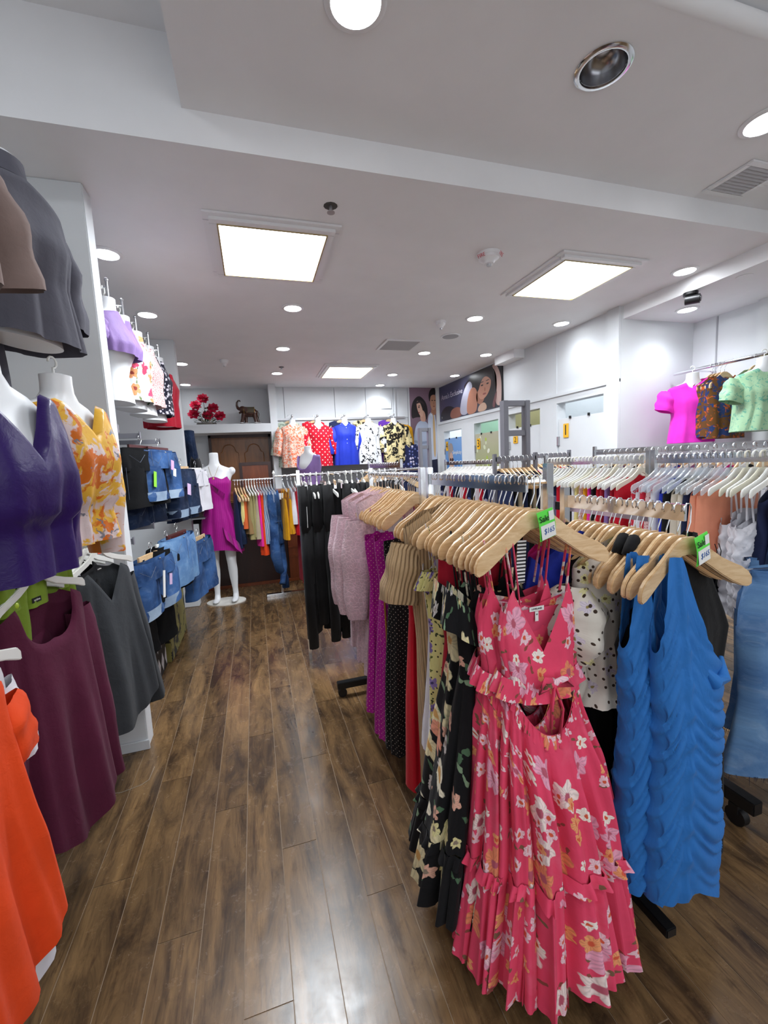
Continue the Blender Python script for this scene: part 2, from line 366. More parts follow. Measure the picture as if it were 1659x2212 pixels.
# right wall with four fitting room openings
ops = [(3.40, 4.07), (4.36, 5.03), (5.26, 5.94), (6.36, 7.03)]
tops = [1.965, 1.955, 1.93, 1.90]; dtop = [1.79, 1.77, 1.76, 1.76]
wr = struct(part('wall_right', MB().box(XR, XR + 0.12, 3.2, YB + 0.02, 2.07, H), WHITE, smooth=False))
ys = [3.2] + [y for o_ in ops for y in o_] + [YB + 0.02]
for i in range(0, len(ys), 2): part('pier', MB().box(XR, XR + 0.12, ys[i], ys[i + 1], 0, 2.07), WHITE, wr, False)
for (a, b), t in zip(ops, tops): part('lintel', MB().box(XR, XR + 0.12, a, b, t, 2.07), WHITE, wr, False)
part('ledge', MB().box(XR - 0.018, XR, 3.2, YB, 2.035, 2.07), WHITE, wr, False, 0.003)
part('end_pilaster', MB().box(XR - 0.03, XR, 3.2, 3.34, 0, H), WHITE, wr, False, 0.002)
for y_ in (4.06, 5.12): part('joint_strip', MB().box(XR - 0.006, XR, y_, y_ + 0.025, 2.07, H), WHITE, wr, False, 0.001)
part('recess_wall', MB().box(XR + 0.12, 4.3, 3.2, 3.26, 0, H), WHITE, wr, False)
part('side_wall', MB().box(4.15, 4.25, YF, 3.2, 0, HN), WHITE, wr, False)
for y_ in (2.97, 2.30): part('wall_standard', MB().box(4.142, 4.15, y_, y_ + 0.012, 0.6, 2.58), STEEL, wr, False)
part('wall_pilaster', MB().box(4.10, 4.15, 2.42, 2.62, 0, 2.59), WHITE, wr, False, 0.002)
INT = [paint('fitting_room_white', '#eef2f4'), paint('fitting_room_cream', '#dfdbb4'), paint('fitting_room_green', '#c9e6d2'), paint('fitting_room_white_four', '#eef2f4')]
for i, ((a, b), m) in enumerate(zip(ops, INT)):
    part('fitting_room_lining', MB().box(4.2, 4.25, a - 0.09, b + 0.09, 0, H).box(XR + 0.121, 4.2, a - 0.10, a - 0.085, 0, H).box(XR + 0.121, 4.2, b + 0.085, b + 0.10, 0, H), m, wr, False)
    d = struct(part('door_%d' % (i + 2), MB().box(XR + 0.02, XR + 0.05, a + 0.012, b - 0.012, 0.12, dtop[i]), WHITE, smooth=False, bevel=0.002))
    part('hinge', MB().box(XR - 0.004, XR + 0.02, b - 0.03, b - 0.006, 1.5, 1.6), STEEL, d, False, 0.002)
    for k in (0.3, 0.7): part('coat_hook', MB().box(XR + 0.0, XR + 0.02, a + (b - a) * k - 0.01, a + (b - a) * k + 0.01, dtop[i] - 0.01, dtop[i] + 0.018), BLACKMETAL, d, False, 0.002)
wf = struct(part('wall_front', MB().box(XL, 4.3, YF - 0.1, YF, 0, HN), WHITE, smooth=False))
struct(part('baseboard_left', MB().box(XL, -0.622, 2.318, 2.33, 0, 0.05), WHITE, smooth=False, bevel=0.002))

# ------------------------------------------------------------------ ceiling fittings
LAMP = emit('lamp_glow', (0.93, 0.97, 1.0), 22.0)
PANELG = emit('panel_glow', (0.96, 0.98, 1.0), 12.0)
TRIM = plain('white_trim_gloss', '#e8e8ea', 0.3)
GOLD = plain('brass_edge', '#b9a777', 0.35, 0.8)
def light_panel(x0, x1, y0, y1, label):
    cx_, cy_ = (x0 + x1) / 2, (y0 + y1) / 2; a, b = (x1 - x0) / 2, (y1 - y0) / 2
    t = thing('ceiling_light_panel', label, 'ceiling light', (cx_, cy_, H), 0, 'square light panels in the ceiling')
    fr = MB()
    for o_, z0, z1 in ((0.075, -0.012, -0.0005), (0.045, -0.028, -0.0005)):
        fr.box(-a - o_, a + o_, -b - o_, -b - 0.004, z0, z1).box(-a - o_, a + o_, b + 0.004, b + o_, z0, z1).box(-a - o_, -a - 0.004, -b, b, z0, z1).box(a + 0.004, a + o_, -b, b, z0, z1)
    part('frame', fr, TRIM, t, False, 0.002)
    e = MB(); r = 0.008
    e.box(-a - r, a + r, -b - r, -b, -0.032, -0.004).box(-a - r, a + r, b, b + r, -0.032, -0.004).box(-a - r, -a, -b, b, -0.032, -0.004).box(a, a + r, -b, b, -0.032, -0.004)
    part('metal_edge', e, GOLD, t, False)
    part('diffuser', MB().box(-a, a, -b, b, -0.02, -0.004), PANELG, t, False)
    area('panel_light', (cx_, cy_, H - 0.04), x1 - x0, y1 - y0, PANEL_W)
light_panel(-0.075, 0.49, 2.50, 3.10, 'square lit ceiling panel on the left, above the aisle')
light_panel(2.08, 2.63, 2.49, 3.08, 'square lit ceiling panel on the right, beside the smoke alarm')
light_panel(1.05, 1.63, 5.65, 6.33, 'small looking square lit ceiling panel far back before the blouse wall')
def downlight(x, y, z, label, lit=True, r=0.075, power=SPOT_W):
    t = thing('recessed_downlight', label, 'ceiling light', (x, y, z), 0, 'round downlights in the ceiling')
    prof = [(r, -0.0005), (r + 0.014, -0.0005), (r + 0.014, -0.004), (r + 0.004, -0.010), (r - 0.006, -0.009), (r - 0.006, -0.0005)]
    n = 32; vs = [(q * math.cos(2 * PI * k / n), q * math.sin(2 * PI * k / n), zz) for q, zz in prof for k in range(n)]
    fs = [(i * n + k, i * n + (k + 1) % n, (i + 1) * n + (k + 1) % n, (i + 1) * n + k) for i in range(len(prof) - 1) for k in range(n)]
    part('rim', MB().add(vs, fs), CHROME if not lit else TRIM, t)
    if lit:
        part('lamp', MB().lathe([(r - 0.008, -0.0045), (r - 0.008, -0.0035)], 28), LAMP, t)
        d = bpy.data.lights.new('downlight_beam', 'SPOT'); d.energy = power * 4; d.spot_size = 2.5; d.spot_blend = 0.8; d.shadow_soft_size = 0.07; d.color = (0.88, 0.94, 1)
        o = bpy.data.objects.new('downlight_beam', d); o.location = (x, y, z - 0.02); C.objects.link(o)
    return t
for x, y, lb in ((-0.73, 3.0, 'left row, beside the white partition'), (-0.73, 4.03, 'left row, above the denim bay'), (-0.73, 5.73, 'left row, third back, past the far partition'), (-0.87, 7.05, 'left row, above the red roses'),
                 (0.41, 3.70, 'middle row, just past the left light panel'), (0.41, 4.93, 'middle row, in the middle of the aisle'), (0.41, 6.19, 'middle row, nearest the wooden door'),
                 (2.08, 3.70, 'right of centre, in front of the round speaker grille'), (2.08, 4.94, 'right of centre, behind the air vent'), (2.08, 6.18, 'right of centre, third back'), (2.13, 7.0, 'just before the access hatch of the back wall'),
                 (3.05, 3.71, 'by the right wall, over the first fitting room'), (2.92, 4.94, 'by the right wall, left of the small bulkhead'), (3.10, 6.18, 'by the right wall, shining on the wide poster'), (3.15, 2.51, 'by the right wall, beside the right light panel')):
    downlight(x, y, H, 'lit round downlight, ' + lb, power=(.9 if x < -.6 else (3.0 if x > 2.9 else SPOT_W)))
downlight(3.68, 2.90, 2.59, 'lit round downlight in the low soffit beside the black camera', power=5)
p = atZ(768, 2, HM); downlight(p.x, p.y, HM, 'large lit round downlight at the top edge of the picture', r=0.085, power=5)
p = atZ(1655, 262, HM); downlight(p.x, p.y, HM, 'lit round downlight cut by the right edge of the picture', r=0.085, power=5)
for x, y in ((0.9, -0.6), (2.4, -0.6), (0.3, -1.8), (2.6, -1.8)): area('near_ceiling_lamp', (x, y, HM + 0.06), 0.3, 0.3, 9)
t = downlight(hx, hy, HM, 'unlit round chrome gimbal downlight with dark bowl', lit=False, r=0.088)
t['group'] = 'round downlights in the ceiling'
part('reflector_bowl', MB().add([(q * math.cos(2 * PI * k / 28), q * math.sin(2 * PI * k / 28), z_) for q, z_ in ((0.082, 0.0), (0.074, 0.03), (0.058, 0.055), (0.03, 0.07), (0.002, 0.075)) for k in range(28)],
     [(i * 28 + k, i * 28 + (k + 1) % 28, (i + 1) * 28 + (k + 1) % 28, (i + 1) * 28 + k) for i in range(4) for k in range(28)]), plain('dark_reflector', (0.32, 0.32, 0.34), 0.22, 1.0), t)
part('bulb', MB().lathe([(0.02, 0.07), (0.026, 0.05), (0.018, 0.044)], 16), STEEL, t)
for x, y in ((-0.73 + 0.05, 5.0),): pass

def vent(cx_, cy_, z, w_, d_, label, dark):
    t = thing('ceiling_vent', label, 'vent', (cx_, cy_, z))
    a, b = w_ / 2, d_ / 2; r = 0.03
    part('frame', MB().box(-a - r, a + r, -b - r, -b, -0.012, -0.0005).box(-a - r, a + r, b, b + r, -0.012, -0.0005).box(-a - r, -a, -b, b, -0.012, -0.0005).box(a, a + r, -b, b, -0.012, -0.0005), TRIM, t, False, 0.002)
    part('backing', MB().box(-a, a, -b, b, -0.003, -0.0005), dark, t, False)
    n = 9
    for k in range(n):
        yy = -b + (k + 0.5) * d_ / n
        part('slat', MB().add([(-a, yy - 0.012, -0.004), (a, yy - 0.012, -0.004), (a, yy + 0.006, -0.014), (-a, yy + 0.006, -0.014)], [(0, 1, 2, 3)]), plain('vent_slat', '#b9b8bd', 0.4) if k == 0 and 'vent_slat' not in bpy.data.materials else bpy.data.materials['vent_slat'], t, False)
    return t
DARKV = plain('vent_dark', '#3a3a40', 0.6)
p = atZ(862, 745, H); vent(p.x, p.y, H, 0.36, 0.36, 'square grey slatted air vent in the ceiling before the round grille', DARKV)
p = atZ(1598, 385, HM); vent(p.x + .04, p.y, HM, 0.22, 0.20, 'grey lilac air vent near the right edge of the middle ceiling', plain('vent_lilac', '#77748a', 0.6))
p = atZ(973, 726, H); t = thing('speaker_grille', 'round flat grey speaker grille in the ceiling', 'speaker', tuple(p))
part('grille', MB().lathe([(0.085, -0.001), (0.085, -0.008), (0.05, -0.011), (0.001, -0.012)], 32), plain('grille_grey', '#a8a8ac', 0.6), t)
part('rim', MB().lathe([(0.105, -0.0005), (0.102, -0.007), (0.086, -0.007)], 32), TRIM, t)
def smoke(px, py, r, label, fire=False):
    p = atZ(px, py, H); t = thing('smoke_detector', label, 'smoke detector', tuple(p))
    part('base', MB().lathe([(r, -0.0005), (r, -0.012), (r * 0.94, -0.02)], 28), TRIM, t)
    part('housing', MB().lathe([(r * 0.9, -0.018), (r * 0.86, -0.034), (r * 0.5, -0.048), (r * 0.42, -0.062), (r * 0.1, -0.066)], 28), TRIM, t)
    part('sensor', MB().lathe([(r * 0.22, -0.064), (r * 0.2, -0.076), (0.001, -0.078)], 14), STEEL, t)
    if fire:
        RED = plain('red_print', '#c02030', 0.5)
        text('lettering', 'FIRE', 0.030, RED, t, (0.045, -0.071, -0.03), (PI / 2 + 0.5, 0, 0.65))
        text('lettering', 'FIRE', 0.030, RED, t, (-0.072, -0.03, -0.03), (PI / 2 + 0.5, 0, -1.1))
smoke(1056, 548, 0.075, 'round white smoke alarm lettered FIRE beside the right light panel', True)
smoke(952, 694, 0.05, 'small white smoke detector next to the round speaker grille')
smoke(484, 778, 0.05, 'small white smoke detector over the magenta mannequin')
def sprinkler(px, py, label, ragged):
    p = atZ(px, py, H); t = thing('sprinkler_head', label, 'sprinkler', tuple(p))
    part('hole_patch', MB().lathe([(0.036, -0.0003), (0.034, -0.0015)], 11), plain('sprinkler_shadow_' + ('a' if ragged else 'b'), '#4b4744', 0.8), t)
    part('stem', MB().tube([(0, 0, 0), (0, 0, -0.03)], 0.009, 10), STEEL, t)
    part('deflector', MB().lathe([(0.02, -0.03), (0.02, -0.033)], 12), STEEL, t)
sprinkler(714, 445, 'ragged dark sprinkler hole behind the left light panel', True)
sprinkler(608, 793, 'small brass sprinkler in the ceiling far down the aisle', False)
# camera on the soffit
p = atZ(1492, 632, 2.59); t = thing('security_camera', 'black dome security camera under the right soffit', 'camera', tuple(p))
part('mount', MB().lathe([(0.05, -0.0005), (0.05, -0.02), (0.035, -0.03)], 24), BLACKMETAL, t)
part('camera_body', MB().tube([(-0.03, 0.02, -0.055), (0.02, -0.06, -0.06)], 0.034, 20), BLACKMETAL, t)
part('lens', MB().tube([(0.02, -0.06, -0.06), (0.023, -0.066, -0.0605)], 0.022, 18), plain('lens_glass', '#2c3038', 0.08), t)
p = atZ(1608, 597, 2.59); t = thing('downlight_cover', 'faint flat round blanking cap in the right soffit', 'ceiling cap', tuple(p)); part('cap', MB().lathe([(0.05, -0.0005), (0.05, -0.004)], 28), CEIL, t)
for i in range(4): area('fitting_room_lamp', (3.8, (ops[i][0] + ops[i][1]) / 2, 2.55), 0.4, 0.4, (5, 3, 5, 8)[i])

# ------------------------------------------------------------------ hangers
def hook_plate(base):      # hook that sits over a flat rail
    return [(0, 0, base), (0.001, 0, base + 0.02), (0.0105, 0, -0.045), (0.011, 0, -0.006), (0.006, 0, 0.003), (-0.003, 0, 0.003), (-0.011, 0, -0.004), (-0.0135, 0, -0.014), (-0.010, 0, -0.022)]
def hook_round(base, R=0.021):
    return [(0, 0, base), (0, 0, -2 * R - 0.004)] + [(R * math.cos(a), 0, -R + 0.004 + R * math.sin(a)) for a in np.linspace(-PI / 2 + 0.5, PI + 0.5, 12)]
def mirror(cols): return [(-x, a, b) for x, a, b in reversed(cols) if x > 0] + cols
WCOLS = mirror([(0.0, -0.083, -0.128), (0.02, -0.083, -0.131), (0.045, -0.097, -0.148), (0.075, -0.122, -0.169), (0.105, -0.144, -0.191), (0.135, -0.160, -0.211), (0.158, -0.171, -0.223), (0.175, -0.185, -0.227), (0.184, -0.201, -0.219)])
PCOLS = mirror([(0.0, -0.062, -0.088), (0.022, -0.064, -0.096), (0.04, -0.082, -0.112), (0.07, -0.103, -0.128), (0.11, -0.118, -0.142), (0.15, -0.130, -0.155), (0.178, -0.138, -0.168), (0.186, -0.150, -0.170)])
protos = {}
def hanger_meshes():
    M = {}
    M['wood_body'] = MB().strip(WCOLS, 0.012, 0.9).mesh('hanger_body', [HANGWOOD], 'auto', 0.0025)
    M['dark_body'] = MB().strip(WCOLS, 0.012, 0.9).mesh('hanger_body_dark', [DARKHANGWOOD], 'auto', 0.0025)
    M['hookp'] = MB().tube(hook_plate(-0.09), 0.0019, 6).mesh('hanger_hook', [CHROME], True)
    M['hookr'] = MB().tube(hook_round(-0.09), 0.0019, 6).mesh('hanger_hook_round', [CHROME], True)
    for nm, m in (('white', WHITEPL), ('cream', CREAMPL), ('clear', CLEARPL)):
        M[nm + '_body'] = MB().strip(PCOLS, 0.009, 0.5).mesh('hanger_body_' + nm, [m], 'auto', 0.002)
        M[nm + '_hook'] = MB().tube(hook_round(-0.066, 0.018), 0.0042, 6, flat=0.6).mesh('hanger_hook_' + nm, [m if nm != 'clear' else CHROME], True)
    clip = MB().box(-0.15, 0.15, -0.005, 0.005, -0.075, -0.060)
    M['clip_bar'] = clip.mesh('clip_bar', [CHROME], False, 0.001)
    M['clip_bar_dark'] = MB().box(-0.15, 0.15, -0.006, 0.006, -0.088, -0.058).mesh('clip_bar_dark', [DARKHANGWOOD], False, 0.001)
    M['clip_bar_wood'] = MB().box(-0.15, 0.15, -0.006, 0.006, -0.088, -0.058).mesh('clip_bar_wood', [HANGWOOD], False, 0.001)
    M['clip_bar_white'] = MB().box(-0.15, 0.15, -0.005, 0.005, -0.078, -0.060).mesh('clip_bar_white', [WHITEPL], False, 0.001)
    M['clip'] = MB().box(-0.011, 0.011, -0.009, 0.009, -0.028, 0.008).mesh('clip', [CHROME], False, 0.001)
    return M
HM_ = hanger_meshes()
def hanger(kind, loc, rot, label, group, yaw=0.0):
    nm = {'wood': 'wooden_hanger', 'wood_round': 'wooden_hanger', 'white': 'plastic_hanger', 'cream': 'plastic_hanger', 'clear': 'plastic_hanger'}.get(kind, 'clip_hanger')
    t = thing(nm, label, 'hanger', loc, rot + yaw, group)
    if kind in ('wood', 'wood_round', 'dark'):
        link('body', HM_['dark_body' if kind == 'dark' else 'wood_body'], t); link('hook', HM_['hookp' if kind == 'wood' else 'hookr'], t)
    elif kind in ('white', 'cream', 'clear'):
        link('body', HM_[kind + '_body'], t); link('hook', HM_[kind + '_hook'], t)
    else:
        link('clip_bar', HM_[{'clip': 'clip_bar', 'clip_dark': 'clip_bar_dark', 'clip_wood': 'clip_bar_wood', 'clip_white': 'clip_bar_white'}[kind]], t)
        link('hook', HM_['hookr'], t)
        for s in (-1, 1): link('clip', HM_['clip'], t, (s * 0.11, 0, -0.085))
    return t

# ------------------------------------------------------------------ garments
def interp(prof, z):
    zs = [p[0] for p in prof]
    return (float(np.interp(-z, zs, [p[1] for p in prof])), float(np.interp(-z, zs, [p[2] for p in prof])))
def garment_mb(prof, L, sh=0.17, neck=0.075, fdrop=0.06, bdrop=0.02, top='shoulder', fold=(9, 0.02), N=64, R=26, seed=0, slope=0.10, z0=-0.082,
               vneck=False, hemwave=0.0, hemdip=0.0, tight=1.6, gather=None, xshift=0.0, onesh=False, swag=0.0):
    """closed cloth tube in the hanger's XZ plane, front towards -Y; prof: (drop, half width, half depth) from the hook down"""
    r = random.Random(seed); ph = [r.uniform(0, 6.28) for _ in range(8)]; k0 = fold[0]
    th = PI / 2 + np.linspace(0, 2 * PI, N + 1); N1 = N + 1; c = np.cos(th); s = np.sin(th)
    cx_ = np.sign(c) * np.abs(c) ** 0.85; sy = np.sign(s) * np.abs(s) ** 0.8
    front = s < 0
    w0, d0 = interp(prof, z0 - 0.03)
    if top == 'shoulder':
        x = cx_ * sh; ax = np.abs(x); zt = z0 + 0.006 - slope * (ax / 0.18) ** 1.15
        u = np.clip(ax / neck, 0, 1); drop = np.where(front, fdrop, bdrop)
        cut = (1 - u) if vneck else np.sqrt(1 - u ** 2)
        cut = np.where(front, cut, np.sqrt(1 - u ** 2)); zt = zt - drop * cut
    elif top == 'bust':     # strap garment: level top with two peaks
        x = cx_ * w0; ax = np.abs(cx_)
        zt = z0 - np.where(front, fdrop * (1 - np.exp(-((ax - 0.55) / 0.28) ** 2)) * 1.0 + 0.0, bdrop) 
    elif top == 'waist':
        zt = z0 - np.where(front, fdrop * (1 - np.abs(cx_) ** 2), bdrop)
    if onesh: zt = zt - 0.16 * np.clip((cx_ + 0.1) * 1.4, 0, 1) ** 0.7
    rows = []; uvs = []; per = 0
    for i in range(R):
        t = i / (R - 1.0); t = t ** 1.15
        zb = -L + hemdip * (np.abs(cx_) ** 2) + hemwave * np.sin(3 * th + ph[5])
        z = zt * (1 - t) + zb * t
        zs_ = [p[0] for p in prof]; W = np.interp(-z, zs_, [p[1] for p in prof]); D = np.interp(-z, zs_, [p[2] for p in prof])
        if i == 0 and top == 'shoulder': W = np.minimum(W, sh); D = D * 0.75
        g = np.clip(t * tight, 0, 1) ** 1.2 * fold[1]
        if gather is not None:     # waist gathers damp the folds
            g = fold[1] * (0.18 + 0.82 * np.clip(np.abs(-z - gather) / 0.35, 0, 1)) * np.clip(t * 3, 0, 1)
        f = g * (0.75 * (2 * np.abs(np.sin(0.5 * (k0 * th + ph[0] + 0.9 * np.sin(2 * th + ph[1]) + 0.7 * t))) ** 0.8 - 1.1) + 0.3 * np.sin((k0 * 2 + 1) * th + ph[2] - 1.1 * t) + 0.25 * np.sin((k0 // 2 + 1) * th + ph[3] + 1.3 * t))
        if swag:
            yy = -z; ar = swag * np.sin((yy - 0.25 * cx_ ** 2 * 1.2) * 75 + ph[4] + 1.2 * cx_); f = f + ar * np.clip((yy - 0.2) * 6, 0, 1) * (0.6 + 0.4 * np.sin(th * 2 + 1))
        X = cx_ * W + xshift * t; Y = sy * D
        nx = cx_ * D; ny = sy * W; nl = np.sqrt(nx ** 2 + ny ** 2) + 1e-6
        X = X + f * nx / nl * 0.6 + 0.006 * np.sin(5 * t + ph[6]) * t; Y = Y + f * ny / nl
        rows.append(np.stack([X, Y, z], 1))
        seg = np.hypot(np.diff(X), np.diff(Y)); al = np.concatenate([[0], np.cumsum(seg)]); uvs.append(np.stack([al - al[N // 2], z], 1))
    V = np.concatenate(rows); U = np.concatenate(uvs)
    F = [(i * N1 + k, i * N1 + k + 1, (i + 1) * N1 + k + 1, (i + 1) * N1 + k) for i in range(R - 1) for k in range(N)]
    m = MB(); m.add([tuple(p) for p in V], F, [tuple(u) for u in U]); m.top = [tuple(p) for p in rows[0][:-1]]; m.hem = [tuple(p) for p in rows[-1][:-1]]
    return m
def sleeve_mb(m, side, sh, zs, L, ang=0.12, r0=0.065, r1=0.05, d=0.028, seed=0, puff=0.0, fwd=0.0, n=20, rows=12):
    r = random.Random(seed + side * 7); ph = [r.uniform(0, 6.28) for _ in range(4)]
    a = Vector((side * math.sin(ang), -fwd, -math.cos(ang))); b = Vector((math.cos(ang) * side, 0, math.sin(ang)))
    o = Vector((side * (sh - 0.015), 0, zs - r0 * 0.75)); vs = []; uv = []
    for i in range(rows):
        t = i / (rows - 1.0); c = o + a * (L * t); rr = r0 * (1 - t) + r1 * t + puff * math.sin(PI * t) ; dd = d * (0.6 + 0.6 * min(1, t * 3)) + puff * 0.6 * math.sin(PI * t)
        if i == 0: rr *= 0.9; dd *= 0.9
        for k in range(n + 1):
            q = PI + 2 * PI * k / n; f = 1 + 0.13 * math.sin(4 * q + ph[0] + 2 * t) + 0.07 * math.sin(9 * t * 1.5 + ph[1] + q)
            vs.append(c + b * (rr * math.cos(q) * f) + Vector((0, 1, 0)) * (dd * math.sin(q) * f)); uv.append(((q - 2 * PI) * rr * .8 + side, -L * t))
    fs = [(i * (n + 1) + k, i * (n + 1) + k + 1, (i + 1) * (n + 1) + k + 1, (i + 1) * (n + 1) + k) for i in range(rows - 1) for k in range(n)]
    m.add(vs, fs, uv); return m
def ruffle_mb(ring, drop=0.05, flare=0.03, waves=22, seed=0, amp=0.012, hgt=None, rows=4):
    r = random.Random(seed); P = [Vector(p) for p in ring]; n = len(P); c = sum(P, Vector()) / n; m = MB(); rr = []; uv = []
    idx = [i / 3 for i in range(n * 3)]
    for j in range(rows):
        t = j / (rows - 1.0)
        for i in idx:
            a = P[int(i) % n].lerp(P[(int(i) + 1) % n], i % 1); o = Vector((a.x - c.x, a.y - c.y, 0)); o = o.normalized() if o.length > 1e-5 else Vector((1, 0, 0))
            wv = amp * math.sin(waves * 2 * PI * i / n + 1.3 * math.sin(i)) * (0.3 + t)
            rr.append(a + o * (0.003 + flare * t + wv) + Vector((0, 0, -drop * t + 0.3 * wv)))
            uv.append((i / n * 1.6, a.z - drop * t))
    k = len(idx); fs = [(j * k + i, j * k + (i + 1) % k, (j + 1) * k + (i + 1) % k, (j + 1) * k + i) for j in range(rows - 1) for i in range(k)]
    return m.add(rr, fs, uv)

M_ = {}
def mt(name, *a, **k):
    if name not in M_: M_[name] = cloth(name, *a, **k)
    return M_[name]
PINKF = mt('pink_floral_chiffon', '#e8486a', [('blotch', ['#f07f96'], 5, .5, .55), ('leaf', ['#7c5a44', '#8c4a40'], 19, 0.36, 0.35), ('flower', ['#f0a8c0', '#f7e3dd', '#f0906a'], 11.5, 0.47, 0.42, 5, '#b85a6d'), ('flower', ['#f6ccd6', '#f4a36f', '#fbeee4'], 26, 0.5, 0.32, 5, '#d65b3f')], rough=0.85)
BLACKF = mt('black_floral_chiffon', '#101013', [('leaf', ['#4f6f52', '#7f9a7a'], 12, 0.38, 0.5), ('flower', ['#e9ddb0', '#f0e9cf', '#e59a7e'], 8.5, 0.46, 0.42, 5, '#c99b5a'), ('flower', ['#d9d3cf', '#e9b39c', '#e5dca0'], 17, 0.42, 0.25, 5, '#8a7b6a')], rough=0.85)
YELF = mt('yellow_floral_ruched', '#e3dc92', [('leaf', ['#5f6a33', '#3f4a2b'], 26, 0.4, 0.5), ('flower', ['#9a86c4', '#8470b0'], 20, 0.46, 0.5, 5, '#4c4370'), ('dot', ['#3c3a2c'], 60, 0.2, 0.5)], bump='crinkle')
WINE = mt('wine_red_crepe', '#a8142b'); RED = mt('red_satin', '#c8122a', rough=0.45); BEIGER = mt('beige_rib_knit', '#c5a57d', bump='rib')
MAG = mt('magenta_gold_dot', '#a8128c', [('dot', ['#e7b7a8'], 62, 0.13, 1.0)], rough=0.5); BLKDOT = mt('black_gold_dot', '#0e0e10', [('dot', ['#c9bfae'], 62, 0.12, 1.0)])
LILAC = mt('lilac_lace', '#d3b6be', bump='lace'); BLACK = mt('black_crepe', '#111113'); WHITEC = mt('white_cotton', '#e4e3ea'); NAVY = mt('navy_cotton', '#1a2346')
BLUE = mt('azure_jersey', '#2a72bd', rough=0.6); ROYAL = mt('royal_blue_crepe', '#1f35b4', rough=0.6); HOT = mt('hot_pink_cotton', '#f02fa0'); HOTR = mt('neon_pink_cotton', '#f83ad2')
CREAMFL = mt('cream_dotted_floral', '#d8d0c4', [('flower', ['#e5dfa6', '#cfc4cf'], 22, 0.4, 0.6, 5, '#8a7a4a'), ('dot', ['#3a2a20'], 50, 0.22, 0.45)])
MAROON = mt('maroon_jersey', '#571a36', rough=0.85, sheen=0.04); CHAR = mt('charcoal_jersey', '#35383c', rough=0.85, sheen=0.04); ORANGE = mt('orange_jersey', '#ea4a17', rough=0.75, sheen=0.04)
GREYK = mt('grey_knit', '#575660', rough=0.95); BROWNK = mt('taupe_knit', '#8b7872', rough=0.95); PURPLE = mt('purple_satin', '#30195f', rough=0.36)
YELSAT = mt('yellow_swirl_satin', '#e8b23e', [('blotch', ['#d9c6c4'], 7, 0.03, 0.52), ('blotch', ['#cf6a1c'], 9, 0.03, 0.56), ('blotch', ['#7a7a84'], 13, 0.02, 0.62)], rough=0.3)
MULTI = mt('lime_orange_print', '#8fae2e', [('blotch', ['#e8603c'], 16, 0.03, 0.5), ('blotch', ['#e8d23c'], 20, 0.03, 0.53), ('blotch', ['#234a3a'], 22, 0.02, 0.57)])
LIME = mt('lime_green_cotton', '#7f9a2e'); LAV = mt('lavender_jersey', '#8b6faa', rough=0.6)
WROSE = mt('white_rose_print', '#dfe4e4', [('leaf', ['#48603f', '#6b7a50'], 17, 0.42, 0.5), ('flower', ['#d0476a', '#e39a68'], 13, 0.46, 0.6, 5, '#8f3a30')], rough=0.7)
PINKS = mt('pink_speckle', '#e3bfbd', [('dot', ['#a85f62'], 75, 0.24, 0.8)]); NAVYS = mt('navy_white_print', '#1c1a2c', [('flower', ['#d8d2dc'], 34, 0.4, 0.62, 4)])
ORST = mt('orange_strie', '#e9cbb8', [('blotch', ['#e2683c'], 30, 0.04, 0.5), ('blotch', ['#b9a8a4'], 36, 0.04, 0.56)]); REDDOT = mt('red_pearl_dot', '#c9122c', [('dot', ['#f3dcd6'], 17, 0.17, 1.0)])
WBLK = mt('white_black_brush', '#e6e8ec', [('blotch', ['#15151a'], 13, 0.02, 0.575)]); CRBLK = mt('cream_black_leaf', '#dccb98', [('blotch', ['#171310'], 11, 0.02, 0.5)])
NAVYF = mt('navy_floral', '#1a2148', [('flower', ['#c9c2d8', '#6d76b0'], 20, 0.4, 0.5)]); MINT = mt('mint_strie', '#a9cfa8', [('blotch', ['#6fae95'], 30, 0.05, 0.55)]); VIOLET = mt('violet_cotton', '#5b2a96')
BROWNP = mt('brown_blue_print', '#6b4420', [('blotch', ['#25386a'], 14, 0.02, 0.52), ('blotch', ['#c05a24'], 18, 0.02, 0.58)]); SALMON = mt('salmon_cotton', '#ee9a7a'); CREAMC = mt('cream_cotton', '#ddd2bf')
MUST = mt('mustard_cotton', '#d99b12'); CORAL = mt('coral_cotton', '#e06a36'); OLIVE = mt('olive_tan_cotton', '#a59a68'); BLUEST = mt('blue_grey_stripe', '#6f83a4', [('stripe', ['#c9d2df'], 60, 0.3, 0)]); REDW = mt('red_white_print', '#d9d6dc', [('blotch', ['#c8283c'], 12, 0.02, 0.5)])
DENIMD = denim('dark_denim', '#121b30', '#22324f', 0.15); DENIMM = denim('mid_denim', '#1f3860', '#3c6094', 0.3); DENIML = denim('light_denim', '#476c9e', '#7299c2', 0.6); BLKDEN = denim('black_denim', '#08090b', '#0e0f12', 0.0)
KHAKI = mt('khaki_twill', '#b6a88c'); TANC = mt('tan_cotton', '#9c7b52'); LILST = mt('lilac_cotton', '#c3b7dc'); YELC = mt('pale_yellow_cotton', '#e8d98c')
LININGP = plain('pink_lining', '#e0486c', 0.7); PAPER = plain('white_card', '#e9e9e6', 0.6); BLACKP = plain('black_print', '#121214', 0.6)

